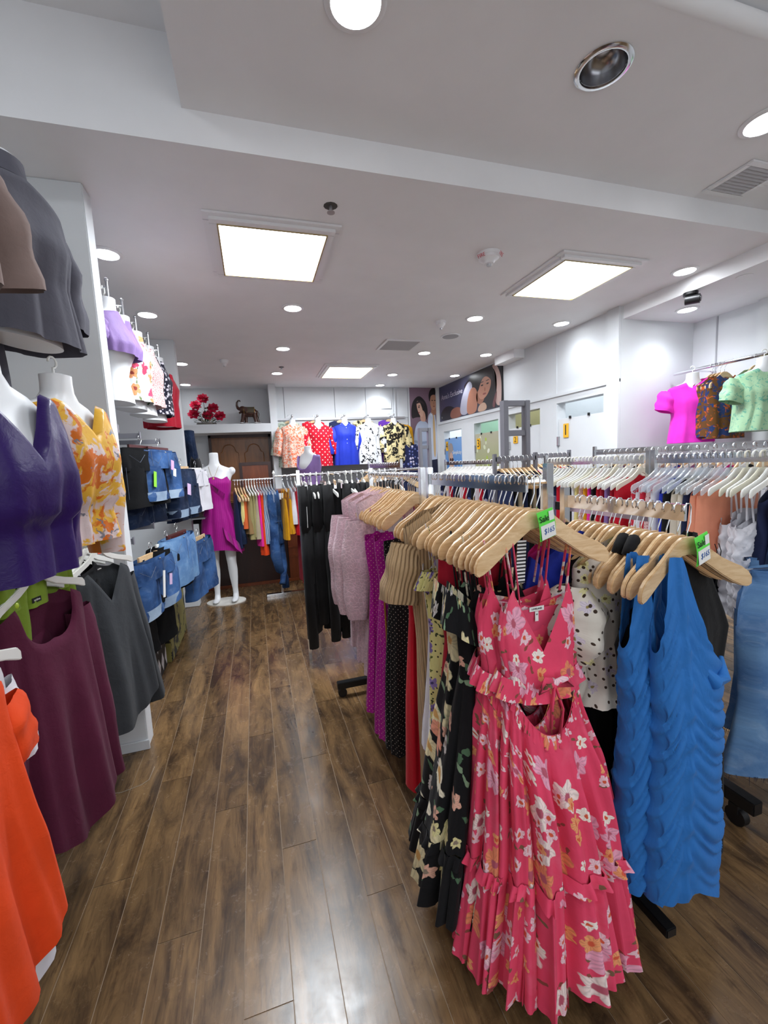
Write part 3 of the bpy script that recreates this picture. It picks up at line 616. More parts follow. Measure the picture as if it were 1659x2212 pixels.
def straps(t, mat, xs, ztop, zbot, r=0.003, dy=0.012, front_only=False, name='strap'):
    for x in xs:
        for y in ((-1,) if front_only else (-1, 1)):
            xb = x * (0.8 if True else 1)
            part(name, MB().tube([(x, 0, ztop), (x, y * dy * 0.6, ztop - 0.02), (xb, y * dy, zbot)], r, 5, flat=0.4), mat, t)
G = {}     # garment mesh cache: builder name -> mesh
def gm(key, fn, mat):
    if key not in G:
        G[key] = fn().mesh(key, [mat], True)
    me = G[key]
    if me.materials[0] is not mat:
        k2 = key + '|' + mat.name
        if k2 not in G: m2 = me.copy(); m2.materials[0] = mat; G[k2] = m2
        me = G[k2]
    return me
def garment(name, label, cat, loc, rot, mesh, group=None):
    o = link(name, mesh, None, loc, (0, 0, rot)); return tag(o, label, cat, group)

# ------------------------------------------------------------------ rack pieces
def rail_rack(label, kind, X0, Y0, X1, Y1, z, posts=((0, 1),), plate=True, base=True, name='clothes_rack', mat=None, legs_at=(0, 1), legs=True):
    mat = mat or CHROME
    t = thing(name, label, 'clothes rack', ((X0 + X1) / 2, (Y0 + Y1) / 2, 0)); ox, oy = (X0 + X1) / 2, (Y0 + Y1) / 2
    A = Vector((X0 - ox, Y0 - oy, 0)); B = Vector((X1 - ox, Y1 - oy, 0)); d = (B - A).normalized(); nrm = Vector((-d.y, d.x, 0))
    def bar(p, q, wd, z0, z1):
        n_ = nrm * wd; vs = [p - n_ + Vector((0, 0, z0)), q - n_ + Vector((0, 0, z0)), q + n_ + Vector((0, 0, z0)), p + n_ + Vector((0, 0, z0))]
        vs += [v + Vector((0, 0, z1 - z0)) for v in vs]; return MB().add(vs, [(0, 1, 2, 3), (4, 5, 6, 7), (0, 1, 5, 4), (1, 2, 6, 5), (2, 3, 7, 6), (3, 0, 4, 7)])
    if plate: part('rail', bar(A, B, 0.004, z - 0.042, z - 0.001), mat, t, False, 0.001)
    else: part('rail', MB().tube([A + Vector((0, 0, z - 0.009)), B + Vector((0, 0, z - 0.009))], 0.010, 10), mat, t)
    for pp in posts:
        f, ofs = pp[:2]; side = pp[2] if len(pp) > 2 else 0.0
        p = A.lerp(B, f) + d * ofs + nrm * side
        if side: part('cross_arm', MB().tube([A.lerp(B, f) + Vector((0, 0, z - 0.03)), p + Vector((0, 0, z - 0.03))], 0.008, 8), mat, t)
        part('post', bar(p - d * 0.012, p + d * 0.012, 0.012, 0.0 if not legs_at else 0.09, z + 0.025), mat, t, False, 0.002)
    if base and legs:
        for f in legs_at:
            p = A.lerp(B, f); l = bar(p - nrm * 0.0, p, 0.3, 0.06, 0.10)
            part('base_leg', MB().add([tuple(p + nrm * a + d * b + Vector((0, 0, c))) for c in (0.055, 0.095) for a, b in ((-0.28, -0.02), (0.28, -0.02), (0.28, 0.02), (-0.28, 0.02))],
                 [(0, 1, 2, 3), (4, 5, 6, 7), (0, 1, 5, 4), (1, 2, 6, 5), (2, 3, 7, 6), (3, 0, 4, 7)]), BLACKMETAL, t, False, 0.003)
            for s in (-1, 1):
                q = p + nrm * (0.25 * s); part('caster', MB().tube([q + d * -0.012 + Vector((0, 0, 0.028)), q + d * 0.012 + Vector((0, 0, 0.028))], 0.027, 16), BLACKMETAL, t)
        if legs_at: part('base_bar', bar(A, B, 0.018, 0.062, 0.09), BLACKMETAL, t, False, 0.003)
    return t

# ================================================================== front centre rack (A near, A2 far)
XA, ZA = 0.66, 1.35
rail_rack('chrome rail of the front centre rack hung with wooden hangers, near section', 'a', XA, 0.93, XA, 1.54, ZA, posts=((0.31, 0.0, -0.21), (1, 0.02)), legs_at=())
rail_rack('chrome rail of the front centre rack, far section before the black trousers', 'a', XA, 1.66, XA, 2.44, ZA, posts=((0, -0.02), (1, 0.01)), plate=False, legs_at=(1,))

def maxi_prof(w0, w1, hemw, d0, dh, zb, zw, L): return [(0, w0, 0.02), (zb, w0, d0), (zw, w1, d0 * 0.8), (zw + 0.06, w1 * 1.05, d0), (L, hemw, dh)]
# three pink floral maxi dresses
def pink_dress(loc, label, seed, hero):
    t = thing('floral_maxi_dress', label, 'dress', loc, 0.02, 'pink floral maxi dresses at the front of the centre rack')
    zb = -0.315
    bod = garment_mb([(0, .105, .02), (0.28, .105, .022), (0.45, .112, .035), (0.55, .10, .03)], 0.50, top='bust', z0=-0.30 if hero else -0.27, fdrop=0.0, bdrop=0.06, fold=(5, 0.012), R=14, N=72, seed=seed)
    # deep v cut at the front
    vs = bod.v
    for i, v in enumerate(vs[:72]):
        pass
    o = part('bodice', vneck_bodice(seed), PINKF, t, True)
    part('lining', vneck_lining(), LININGP, t, True)
    straps(t, PINKF, (-0.095, 0.095), -0.155, -0.30, 0.0042)
    if hero: straps(t, LININGP, (-0.075,), -0.15, -0.33, 0.0035, front_only=True)
    sk = garment_mb([(0, .10, .03), (0.50, .105, .035), (0.60, .115, .05), (0.75, .145, .085), (1.0, .175, .12), (1.20, .21, .16)], 1.0, xshift=.025, top='waist', z0=-0.49, fdrop=0.15, bdrop=0.0, fold=(12, 0.036), R=36, N=150, seed=seed, tight=2.2)
    part('skirt', sk, PINKF, t, True)
    band = [Vector(p) for p in sk.top]; part('elastic_waistband', ruffle_mb(band, 0.035, 0.006, 55, 3, 0.004), PINKF, t, True)
    part('bodice_ruffle', ruffle_mb([(0.116 * math.cos(a), 0.040 * math.sin(a), -0.475 + 0.03 * math.sin(a)) for a in np.linspace(0, 2 * PI, 48, endpoint=False)], 0.05, 0.016, 9, seed, 0.008), PINKF, t, True)
    tier = ruffle_mb([tuple(Vector(p) + Vector((0, 0, .004))) for p in sk.hem], .265, .045, 24, seed, .013, rows=10)
    part('lower_tier', tier, PINKF, t, True)
    part('tier_ruffle', ruffle_mb([tuple(Vector(p) + Vector((0, 0, 0.02))) for p in sk.hem], 0.03, 0.014, 40, seed, 0.008), PINKF, t, True)
    # bow at the waist
    if hero:
        part('waist_bow', MB().tube([(-0.0, -0.058, -0.50), (-0.035, -0.07, -0.485), (-0.05, -0.07, -0.51), (-0.0, -0.06, -0.505), (0.03, -0.07, -0.49), (0.045, -0.07, -0.51), (0.0, -0.06, -0.505)], 0.009, 8, flat=0.35)
             .tube([(0.0, -0.06, -0.505), (-0.012, -0.066, -0.56), (-0.01, -0.06, -0.62)], 0.006, 6, flat=0.4).tube([(0.0, -0.06, -0.505), (0.02, -0.066, -0.57), (0.015, -0.06, -0.66)], 0.006, 6, flat=0.4), PINKF, t, True)
        n = part('neck_label', MB().box(-0.022, 0.022, -0.001, 0.0, -0.345, -0.333), PAPER, t, False, 0, loc=(0.005, 0.012, 0))
        text('lettering', 'LOVELAND', 0.0062, BLACKP, t, (0.005, 0.0105, -0.339))
        part('size_tab', MB().box(-0.005, 0.005, -0.001, 0.0, -0.372, -0.346), PAPER, t, False, 0, loc=(0.005, 0.012, 0))
        text('lettering', 'M', 0.006, BLACKP, t, (0.005, 0.0105, -0.354))
    return t
def vneck_bodice(seed):
    m = MB(); N, R = 80, 16; r = random.Random(seed); ph = r.uniform(0, 6)
    th = np.linspace(0, 2 * PI, N, endpoint=False); V = []; U = []
    for i in range(R):
        t = i / (R - 1)
        for a in th:
            c = math.cos(a); s = math.sin(a); cx_ = math.copysign(abs(c) ** 0.85, c); ax = abs(cx_)
            if s < 0: zt = -0.27 - 0.17 * max(0, 1 - ax / 0.80) ** 0.9 - 0.06 * max(0, ax - 0.80) / 0.2
            else: zt = -0.335 + 0.03 * ax
            zb = -0.49 + 0.03 * s
            z = zt * (1 - t) + zb * t; W = 0.104 + 0.012 * math.sin(PI * min(1, t * 1.2)); D = 0.020 + 0.022 * t
            f = 0.007 * math.sin(14 * a + ph) * t + 0.004 * math.sin(31 * a) * t
            V.append((cx_ * (W + f * 0.5), s * D + math.copysign(f, s), z)); U.append((a * 0.11, z))
    return m.add(V, [(i * N + k, i * N + (k + 1) % N, (i + 1) * N + (k + 1) % N, (i + 1) * N + k) for i in range(R - 1) for k in range(N)], U)
def vneck_lining():
    m = MB(); vs = []
    for i in range(9):
        for k in range(13):
            x = -0.098 + 0.196 * k / 12; t = i / 8; vs.append((x, 0.013 + 0.02 * t, -0.338 - 0.15 * t))
    return m.add(vs, [(i * 13 + k, i * 13 + k + 1, (i + 1) * 13 + k + 1, (i + 1) * 13 + k) for i in range(8) for k in range(12)])
pink_dress((XA - 0.0, 0.89, ZA), 'pink floral maxi dress with deep v neck, foremost on the centre rack', 1, True)
pink_dress((XA - 0.03, 0.935, ZA + 0.0), 'pink floral maxi dress directly behind the foremost one', 4, False)
pink_dress((XA - 0.012, 0.98, ZA), 'third pink floral maxi dress, half hidden, touching the black floral ones', 9, False)
def black_floral(loc, label, seed, rot=0.0):
    t = thing('floral_maxi_dress', label, 'dress', loc, rot, 'black floral maxi dresses on the centre rack')
    body = garment_mb([(0, .10, .02), (0.35, .115, .03), (0.52, .105, .035), (0.60, .12, .05), (1.0, .20, .115)], 1.0, top='bust', z0=-0.30, fdrop=0.09, bdrop=0.03, fold=(9, 0.035), R=34, N=96, seed=seed, gather=0.54)
    part('body', body, BLACKF, t, True)
    part('lower_tier', ruffle_mb(body.hem, .18, .035, 20, seed, .012, rows=8), BLACKF, t, True)
    part('tier_ruffle', ruffle_mb(body.hem, 0.03, 0.012, 34, seed, 0.008), BLACKF, t, True)
    part('sleeve_ruffle', ruffle_mb([(-0.10 + 0.045 * math.cos(a), 0.032 * math.sin(a), -0.335 - 0.05 * math.cos(a)) for a in np.linspace(0, 2 * PI, 20, endpoint=False)], 0.10, 0.02, 4, seed, 0.01), BLACKF, t, True)
    straps(t, BLACKF, (-0.09, -0.07, 0.09), -0.155, -0.33, 0.005)
black_floral((XA - 0.05, 1.02, ZA), 'black floral maxi dress beside the pink ones, nearest of the three', 21)
black_floral((XA - 0.02, 1.065, ZA), 'black floral maxi dress, middle of the three, between its twins', 23)
black_floral((XA - 0.04, 1.11, ZA), 'black floral maxi dress in front of the wine red dresses', 27)
def strap_dress(key, loc, rot, label, mat, L, w=0.11, z0=-0.30, fold=(7, 0.02), hemw=0.14, hemd=0.07, fdrop=0.05, group=None, cat='dress', name='strap_dress', sm=None, sr=0.003, seed=3, sx=0.085, gather=0.5, wd=0.03, st=-0.155):
    t = thing(name, label, cat, loc, rot, group)
    part('body', garment_mb([(0, w, wd * 0.7), (-z0 + 0.08, w, wd), (0.5, w * 0.86, wd), (L, hemw, hemd)], L, top='bust', z0=z0, fdrop=fdrop, bdrop=0.02, fold=fold, seed=seed, gather=gather, N=64, R=24), mat, t, True)
    straps(t, sm or mat, (-sx, sx), st, z0 - 0.01, sr); return t
strap_dress('wine', (XA - 0.03, 1.155, ZA), 0, 'wine red sweetheart midi dress on sequin straps, nearer of two', WINE, 1.0, 0.125, -0.27, fdrop=-0.03, seed=31, hemw=0.15, group='wine red dresses on the centre rack')
strap_dress('wine', (XA - 0.0, 1.195, ZA), 0, 'wine red strappy midi dress tucked behind its twin', WINE, 1.02, 0.12, -0.29, fdrop=-0.03, seed=33, hemw=0.15, group='wine red dresses on the centre rack')
t = strap_dress('yellow', (XA - 0.06, 1.24, ZA), 0, 'pale yellow floral ruched maxi dress with frilly top', YELF, 1.17, 0.105, -0.29, seed=35, hemw=0.11, hemd=0.05, fold=(6, 0.014), gather=None)
part('neck_ruffle', ruffle_mb([(0.108 * math.cos(a), 0.03 * math.sin(a), -0.30) for a in np.linspace(0, 2 * PI, 36, endpoint=False)], 0.06, 0.02, 12, 2, 0.012), YELF, t, True)
part('hem_ruffle', ruffle_mb([(0.11 * math.cos(a), 0.05 * math.sin(a), -1.14) for a in np.linspace(0, 2 * PI, 36, endpoint=False)], 0.09, 0.02, 10, 4, 0.01), YELF, t, True)
strap_dress('white', (XA - 0.05, 1.29, ZA), 0, 'thin white cotton slip dress between yellow floral and beige ribbed ones', WHITEC, 0.95, 0.10, -0.27, seed=36, hemw=0.11)
def shoulder_dress(key, loc, rot, label, mat, L, prof=None, sleeve=None, name='dress', cat='dress', group=None, fold=(7, 0.02), fdrop=0.07, seed=5, neck=0.075, sh=0.17, vneck=False, child_sleeves=True, N=56, R=22, **kw):
    prof = prof or [(0, sh, .018), (0.2, sh * 0.98, .035), (0.5, sh * 0.8, .045), (L, sh * 1.05, .07)]
    t = thing(name, label, cat, loc, rot, group)
    part('body', garment_mb(prof, L, sh=sh, neck=neck, fdrop=fdrop, vneck=vneck, fold=fold, seed=seed, N=N, R=R, **kw), mat, t, True)
    if sleeve:
        for s in (-1, 1): part('sleeve', sleeve_mb(MB(), s, sh, -0.082 - 0.10 * (sh / 0.18) ** 1.15, seed=seed, **sleeve), mat, t, True)
    return t
shoulder_dress('beige', (XA - 0.03, 1.345, ZA), 0.05, 'beige ribbed knit maxi dress with short wide sleeves', BEIGER, 1.23, prof=[(0, .17, .02), (0.2, .165, .04), (0.55, .125, .045), (1.2, .13, .05)], sleeve=dict(L=0.20, ang=0.22, r0=.065, r1=.068, d=.035), seed=41, fold=(6, 0.018))
strap_dress('red', (XA - 0.05, 1.42, ZA), 0, 'long plain red satin dress behind the beige ribbed one', RED, 1.18, 0.12, -0.24, seed=43, hemw=0.14, fold=(5, 0.02), gather=None)
strap_dress('red', (XA - 0.02, 1.48, ZA), 0, 'second long red satin dress, farther from the viewer', RED, 1.15, 0.12, -0.25, seed=44, hemw=0.14, fold=(5, 0.02), gather=None)
strap_dress('blk', (XA - 0.04, 1.70, ZA), 0, 'black gold-dotted maxi dress, nearer of two beside the red satin', BLKDOT, 1.22, 0.12, -0.26, seed=45, hemw=0.15, gather=None, sm=WHITEC, group='black gold-dotted dresses')
strap_dress('blk', (XA - 0.02, 1.76, ZA), 0, 'black gold-dotted maxi dress right in front of the magenta ones', BLKDOT, 1.18, 0.12, -0.27, seed=46, hemw=0.15, gather=None, sm=WHITEC, group='black gold-dotted dresses')
t = strap_dress('mag', (XA - 0.05, 1.83, ZA), 0.1, 'magenta gold-dotted maxi dress with knotted side, nearer of two', MAG, 1.22, 0.12, -0.25, seed=47, hemw=0.15, group='magenta gold-dotted dresses')
part('gold_trim', MB().tube([(-0.098, -0.032, -0.5), (-0.10, -0.045, -0.75), (-0.115, -0.055, -0.98)], 0.004, 5), plain('gold_trim_thread', '#9a6a1a', 0.5), t)
strap_dress('mag', (XA - 0.07, 1.91, ZA), 0, 'magenta gold-dotted maxi dress touching the lilac lace', MAG, 1.14, 0.12, -0.26, seed=48, hemw=0.15, group='magenta gold-dotted dresses')
strap_dress('wht', (XA - 0.0, 1.98, ZA), 0, 'white scalloped cami dress peeping above the magenta one', WHITEC, 0.6, 0.11, -0.2, seed=49, hemw=0.12)
for k, (y, lb) in enumerate(((2.07, 'nearest of the four'), (2.17, 'second of the four'), (2.26, 'third of the four'), (2.35, 'farthest of the four'))):
    shoulder_dress('lilac', (XA - 0.02 - 0.02 * (k % 2), y, ZA), 0.06 * (k % 2), 'dusty lilac lace dress with full sleeves, ' + lb, LILAC, 1.05 - 0.05 * (k % 2), prof=[(0, .17, .03), (0.2, .165, .05), (0.5, .13, .045), (1.05, .16, .06)],
                   sleeve=dict(L=0.50, ang=0.08, r0=.07, r1=.055, d=.045, puff=0.02), seed=51 + k, group='lilac lace dresses at the far end of the centre rack', slope=0.075, fdrop=0.01)
# hangers of the centre rack
ya = [0.89, 0.92, 0.95, 0.975, 1.0, 1.03, 1.06, 1.09, 1.12, 1.155, 1.19, 1.22, 1.25, 1.28, 1.31, 1.345, 1.38, 1.41, 1.44, 1.475, 1.50]
for i, y in enumerate(ya):
    hanger('wood', (XA + rnd.uniform(-.008, .008), y, ZA), 0.0, '%s wooden hanger on the near centre rail, counted from the front' % ORD[i], 'wooden hangers on the near centre rail', rnd.uniform(-0.07, 0.07))
y2 = [1.69, 1.725, 1.76, 1.795, 1.83, 1.87, 1.91, 1.945, 1.98, 2.02, 2.07, 2.115, 2.17, 2.215, 2.26, 2.305, 2.35, 2.39]
for i, y in enumerate(y2):
    hanger('wood_round', (XA + rnd.uniform(-.008, .008), y, ZA + 0.0), 0.0, '%s wooden hanger on the far centre rail, counted from the near end' % ORD[i], 'wooden hangers on the far centre rail', rnd.uniform(-0.06, 0.06))
def sale_tag(loc, rot, label):
    t = thing('price_card', label, 'price tag', loc, 0); t.rotation_euler = rot; t.scale = (1.4, 1, 1.4)
    GREEN = M_.get('tagg') or plain('tag_green', '#5fe04a', 0.5); M_['tagg'] = GREEN
    INK = M_.get('ink') or plain('blue_ink', '#3a62a0', 0.6); M_['ink'] = INK
    def sheet(x0, x1, z0, z1, y, th):
        vs = []
        for j in range(7):
            z = z0 + (z1 - z0) * j / 6; yy = y - 0.004 * math.sin(j / 6 * PI)
            vs += [(x0, yy, z), (x1, yy, z), (x1, yy + th, z), (x0, yy + th, z)]
        return MB().add(vs, [(j * 4 + k, j * 4 + (k + 1) % 4, (j + 1) * 4 + (k + 1) % 4, (j + 1) * 4 + k) for j in range(6) for k in range(4)] + [(0, 1, 2, 3), (24, 25, 26, 27)])
    part('card', sheet(-.021, .021, -.026, .026, 0, .0006), GREEN, t, False)
    part('price_panel', MB().box(-.0185, .0185, -.0052, -.0045, -.0235, .0015), PAPER, t, False)
    part('small_panel', MB().box(.0055, .0185, -.0052, -.0045, .006, .0225), PAPER, t, False)
    text('lettering', 'Sale', .0158, BLACKP, t, (-.0075, -.0055, .0125)); text('lettering', '$165', .0135, INK, t, (.0015, -.0056, -.0105), shear=0.2)
    return t
sale_tag((XA + 0.012, 0.872, ZA - 0.118), (0, -0.17, 0.25), 'green Sale card reading $165 on the centre rack hanger')

# ================================================================== front right rack (B)
XB, ZB = 1.0, 1.265
rail_rack('chrome rail of the front right rack with black base and casters', 'b', XB, 0.775, XB, 1.19, ZB, posts=((1, 0.01),), legs_at=(1,))
yb = [0.765, 0.792, 0.82, 0.845, 0.87, 0.895, 0.92, 0.945, 0.97, 0.993, 1.017, 1.04, 1.063, 1.088, 1.11, 1.135]
for i, y in enumerate(yb):
    o = hanger('wood', (XB + rnd.uniform(-.008, .008), y, ZB), 0.0, '%s pale wooden hanger from the front of the right rack' % ORD[i], 'wooden hangers on the front right rail', rnd.uniform(-0.06, 0.06))
    o.scale = (0.96, 1.0, 0.95)
sale_tag((XB + 0.02, 0.748, ZB - 0.108), (0, -0.20, 0.2), 'green Sale card reading $165 on the right rack hanger')
def blue_mb(seed, sx):
    """one shoulder draped dress: swags fall from a centre-left seam"""
    m = MB(); N, R = 120, 110; V = []; U = []
    th = np.linspace(0, 2 * PI, N, endpoint=False); Ltot = 1.04
    for i in range(R):
        t = i / (R - 1)
        for a in th:
            c = math.cos(a); s = math.sin(a); cx_ = math.copysign(abs(c) ** 0.8, c)
            # top line rises to the strap on the left (cx=-0.35)
            u = (cx_ + 0.42)
            top = -0.118 - (1 - math.exp(-(max(0, abs(u) - 0.2) / (0.55 if u > 0 else 0.30)) ** 1.5)) * 0.31
            zb = -Ltot + 0.05 * (1 - abs(cx_)) - 0.02 * cx_
            z = top * (1 - t) + zb * t; d = -z
            Wd = np.interp(d, [0.12, 0.2, 0.42, 0.55, 0.8, 1.0, 1.12], [0.085, 0.09, 0.108, 0.10, 0.112, 0.116, 0.10]); D = np.interp(d, [0.1, 0.35, 0.6, 1.1], [0.014, 0.03, 0.045, 0.05])
            xo = np.interp(d, [0.12, 0.42], [-0.03, 0.0])
            # swag folds: arcs hanging between seam (x=-.35) and right side
            xr = (cx_ + 0.35) / 1.35
            if xr > 0: ph = d * 78 - 8.0 * math.sin(PI * min(1, max(0, xr)) * 0.62) * (1 if s < 0 else 0.7)
            else: ph = d * 78 + 18 * (cx_ + 0.35)
            am = 0.0145 * np.interp(d, [0.2, 0.34, 0.5, 1.05, 1.12], [0.25, 0.6, 1, 1, 0.3]) * (0.35 + 0.65 * min(1, abs(xr) * 3)) * (0.75 + 0.25 * math.sin(d * 23 + seed))
            f = am * (abs(math.sin(ph / 2 + 0.6 * math.sin(d * 9 + seed))) * 2 - 1)
            if -0.5 < cx_ < -0.2: f -= 0.012 * (1 - abs(cx_ + 0.35) / 0.15)
            V.append((cx_ * Wd + xo + (f * 0.4 if abs(c) > 0.9 else 0), (s * D + math.copysign(f, s) * min(1, abs(s) * 2.5)), z)); U.append((a * 0.12, z))
    return m.add(V, [(i * N + k, i * N + (k + 1) % N, (i + 1) * N + (k + 1) % N, (i + 1) * N + k) for i in range(R - 1) for k in range(N)], U)
for loc, sd, lb in (((XB + 0.0, 0.76, ZB), 1, 'azure one-shoulder draped dress, foremost on the right rack'), ((XB - 0.045, 0.81, ZB), 4, 'azure draped dress half hidden behind its twin')):
    t = thing('draped_dress', lb, 'dress', loc, 0, 'azure draped one-shoulder dresses'); part('body', blue_mb(sd, 0), BLUE, t, True)
    part('cowl', MB().tube([(0.02, -0.022, -0.40), (0.045, -0.04, -0.44), (0.075, -0.036, -0.435), (0.10, -0.012, -0.395)], [0.006, 0.018, 0.016, 0.005], 10), BLUE, t)
t = shoulder_dress('halter', (XB + 0.06, 0.845, ZB), 0.0, 'black bandage dress with wide halter neck and cut shoulders, behind the azure one', BLACK, 1.06, prof=[(0, .07, .016), (0.12, .075, .02), (0.36, .19, .03), (0.5, .155, .04), (1.1, .17, .06)], sh=0.07, neck=0.04, seed=61, fold=(6, 0.02), slope=0.05)
straps(t, BLACK, (0.14, 0.155), -0.13, -0.30, 0.0014, front_only=True)
t = shoulder_dress('dotfl', (XB - 0.03, 0.93, ZB), 0.0, 'cream dotted floral blouse with gathered puff sleeves', CREAMFL, 0.55, sleeve=dict(L=0.20, ang=0.15, r0=.06, r1=.035, d=.05, puff=0.045), seed=62, name='puff_sleeve_blouse', cat='blouse')
t = shoulder_dress('royal', (XB - 0.07, 1.03, ZB), 0.0, 'royal blue dress with ruffled armhole on the right rack', ROYAL, 0.95, seed=63, sh=0.165, fold=(5, 0.02))
part('armhole_ruffle', ruffle_mb([(-0.15 + 0.04 * math.cos(a), 0.035 * math.sin(a), -0.22 - 0.07 * math.cos(a)) for a in np.linspace(0, 2 * PI, 24, endpoint=False)], 0.13, 0.025, 4, 6, 0.012), ROYAL, t, True)
shoulder_dress('hot', (XB - 0.06, 1.10, ZB), 0.0, 'hot pink sleeveless dress behind the royal blue one', HOT, 0.9, seed=64, sh=0.16)
shoulder_dress('blk2', (XB + 0.02, 1.14, ZB), 0.0, 'plain black long dress at the far end of the right rack', BLACK, 1.0, seed=65, sh=0.17)
shoulder_dress('blk3', (XB + 0.0, 0.985, ZB), 0.0, 'black dress hanging between the cream floral blouse and the royal blue dress', BLACK, 1.05, seed=66, sh=0.16)
for k, y in enumerate((0.872, 0.905)):
    o = link('scrunched_strap', MB().tube([(-0.09, -0.012, -0.135), (-0.08, -0.014, -0.112), (-0.055, -0.0, -0.098), (-0.035, 0.012, -0.10)], [0.014, 0.016, 0.016, 0.012], 10).mesh('scrunched_strap', [BLACK], True), None, (XB, y, ZB))
    tag(o, ('black scrunched band around a wooden hanger arm, nearer one', 'black scrunched band around a wooden hanger arm, farther one')[k], 'band', 'black bands on the right rack hangers')

# ================================================================== white forms (hanging half mannequins)
def form_mb(sc=1.0):
    """bust form facing -Y, origin at the hook: neck, shoulders, chest, waist; ends flat under the waist"""
    pr = [(-0.055, .030, .030, 0), (-0.060, .047, .047, 0), (-0.085, .048, .046, 0), (-0.115, .052, .046, 0.0), (-0.140, .085, .052, 0), (-0.158, .140, .056, 0), (-0.178, .172, .060, 0), (-0.205, .182, .066, -.003), (-0.235, .172, .074, -.008),
          (-0.270, .158, .090, -.016), (-0.310, .150, .100, -.022), (-0.350, .143, .094, -.016), (-0.400, .128, .080, -.006), (-0.450, .118, .074, 0), (-0.500, .122, .078, 0), (-0.560, .140, .088, 0), (-0.60, .146, .092, 0)]
    rr = []
    for d, w_, dp, yo in pr:
        rr.append([(math.copysign(abs(math.cos(a)) ** .9, math.cos(a)) * w_ * (sc if d < -.12 else 1), yo * (1 if math.sin(a) < 0 else 0) * 1.0 + math.copysign(abs(math.sin(a)) ** .9, math.sin(a)) * dp * (1 if d > -.12 else .86) * (1 if math.sin(a) < 0 else .75), d) for a in np.linspace(0, 2 * PI, 36, endpoint=False)])
    return MB().rings(rr)
FORM = form_mb(0.9).mesh('form_body', [PLASTIC], 'auto'); FHOOK = MB().tube([(0, 0, -0.07)] + [(0, 0, -0.042)] + [(0.018 * math.cos(a), 0, -0.016 + 0.018 * math.sin(a)) for a in np.linspace(-PI / 2, PI, 9)], 0.0035, 7).mesh('form_hook', [WHITEPL], True)
def form(loc, rot, label, group):
    t = thing('hanging_form', label, 'mannequin form', loc, rot, group); link('torso', FORM, t); link('hook', FHOOK, t); return t
def formtop(loc, rot, label, mat, L=0.60, sleeve=None, cat='blouse', name='blouse', fd=0.09, vneck=False, group=None, fold=(7, 0.014), wmul=1.0, hem=1.0, collar=None, buttons=None, neck=0.075, seed=1, bd=.02, prof=None, sh=.178, slope=0.055, sl_mat=None):
    prof = prof or [(0.12, .178, .082), (0.2, .190, .092), (0.31, .170, .130), (0.42, .150 * wmul, .110), (0.6, .165 * wmul * hem, .115), (0.8, .17 * wmul * hem, .11)]
    t = thing(name, label, cat, loc, rot, group)
    part('body', garment_mb(prof, L, sh=sh, neck=neck, fdrop=fd, bdrop=bd, vneck=vneck, fold=fold, seed=seed, slope=slope, z0=-0.128, N=64, R=24), mat, t, True)
    if sleeve:
        for s in (-1, 1): part('sleeve', sleeve_mb(MB(), s, sh + 0.01, -0.15, seed=seed, **sleeve), sl_mat or mat, t, True)
    if collar:
        for s in (-1, 1): part('collar', MB().add([(0, -.075, -.185), (s * .055, -.05, -.118), (s * .078, -.045, -.135), (s * .045, -.082, -.205)], [(0, 1, 2, 3)]), collar, t)
    if buttons:
        for k in range(buttons[0]): part('button', MB().ellip((0.0, -0.118 + 0.004 * abs(k - 3), -0.205 - k * buttons[1]), (.006, .003, .006), 8, 4), buttons[2], t)
    return t

# ================================================================== left wall, near bay
FX = -PI * 0.5 - 0.0       # garments turned to face +X
RX = PI / 2
def faceout(x0, x1, y, z, label, mat=STEEL):
    t = part('display_arm', MB().box(0, x1 - x0, -.006, .006, -.034, -.003), mat, wl, False, .001, label, (x0, y, z)); part('end_stop', MB().box(x1 - x0, x1 - x0 + .005, -.012, .012, -.036, .006), mat, t, False, .001)
    part('wall_plate', MB().box(-.002, .006, -.015, .015, -.05, .02), mat, t, False, .001); return t
faceout(XL, -0.66, 1.53, 1.205, 'black face-out arm holding the stack ending in the maroon shirt', BLACKMETAL)
faceout(XL, -0.66, 2.02, 1.175, 'black face-out arm holding the stack ending in the charcoal shirt', BLACKMETAL)
faceout(XL, -0.74, 1.62, 1.74, 'black face-out arm with wooden hangers behind the yellow blouse', BLACKMETAL)
faceout(XL, -0.66, 1.72, 2.40, 'cream face-out arm at the top left carrying the grey turtleneck form', CREAMPL)
def long_top(loc, rot, label, mat, L, vneck, seed, sl=0.62, group=None, sh=.165, hw=.25, lab=None, tilt=0.0, sang=.2, w2=.19):
    t = thing('long_sleeve_shirt', label, 'shirt', loc, rot, group)
    part('body', garment_mb([(0.08, sh, .018), (0.2, sh, .035), (0.45, w2, .05), (L, hw, .07)], L, sh=sh, neck=.105, fdrop=.19 if vneck else .17, bdrop=.03, vneck=vneck, fold=(6, .022), seed=seed, slope=.085, z0=-.115, hemdip=.10, N=80, R=26), mat, t, True)
    for s in (-1, 1): part('sleeve', sleeve_mb(MB(), s, sh, -.19, sl, sang, .062, .042, .03, seed), mat, t, True)
    if lab:
        part('neck_label', MB().box(-.017, .017, -.0005, .0005, -.165, -.150), BLACKP, t, False, loc=(0, .006, 0)); text('lettering', 'active', .010, PAPER, t, (0, .0045, -.157))
    return t
def flat_hanger(kind, loc, rot, label, group, sticker=False):
    o = hanger(kind, loc, rot, label, group, rnd.uniform(-.05, .05))
    if sticker: part('price_sticker', MB().box(-.009, .009, -.0065, -.0055, -.092, -.072), ORANGELBL, o, False)
    return o
long_top((-0.65, 1.50, 1.20), RX - .28, 'maroon long sleeve scoop neck shirt at the front of its stack', MAROON, .92, False, 71, lab=True, sh=.168, hw=.21, w2=.175, sl=.66, sang=.1)
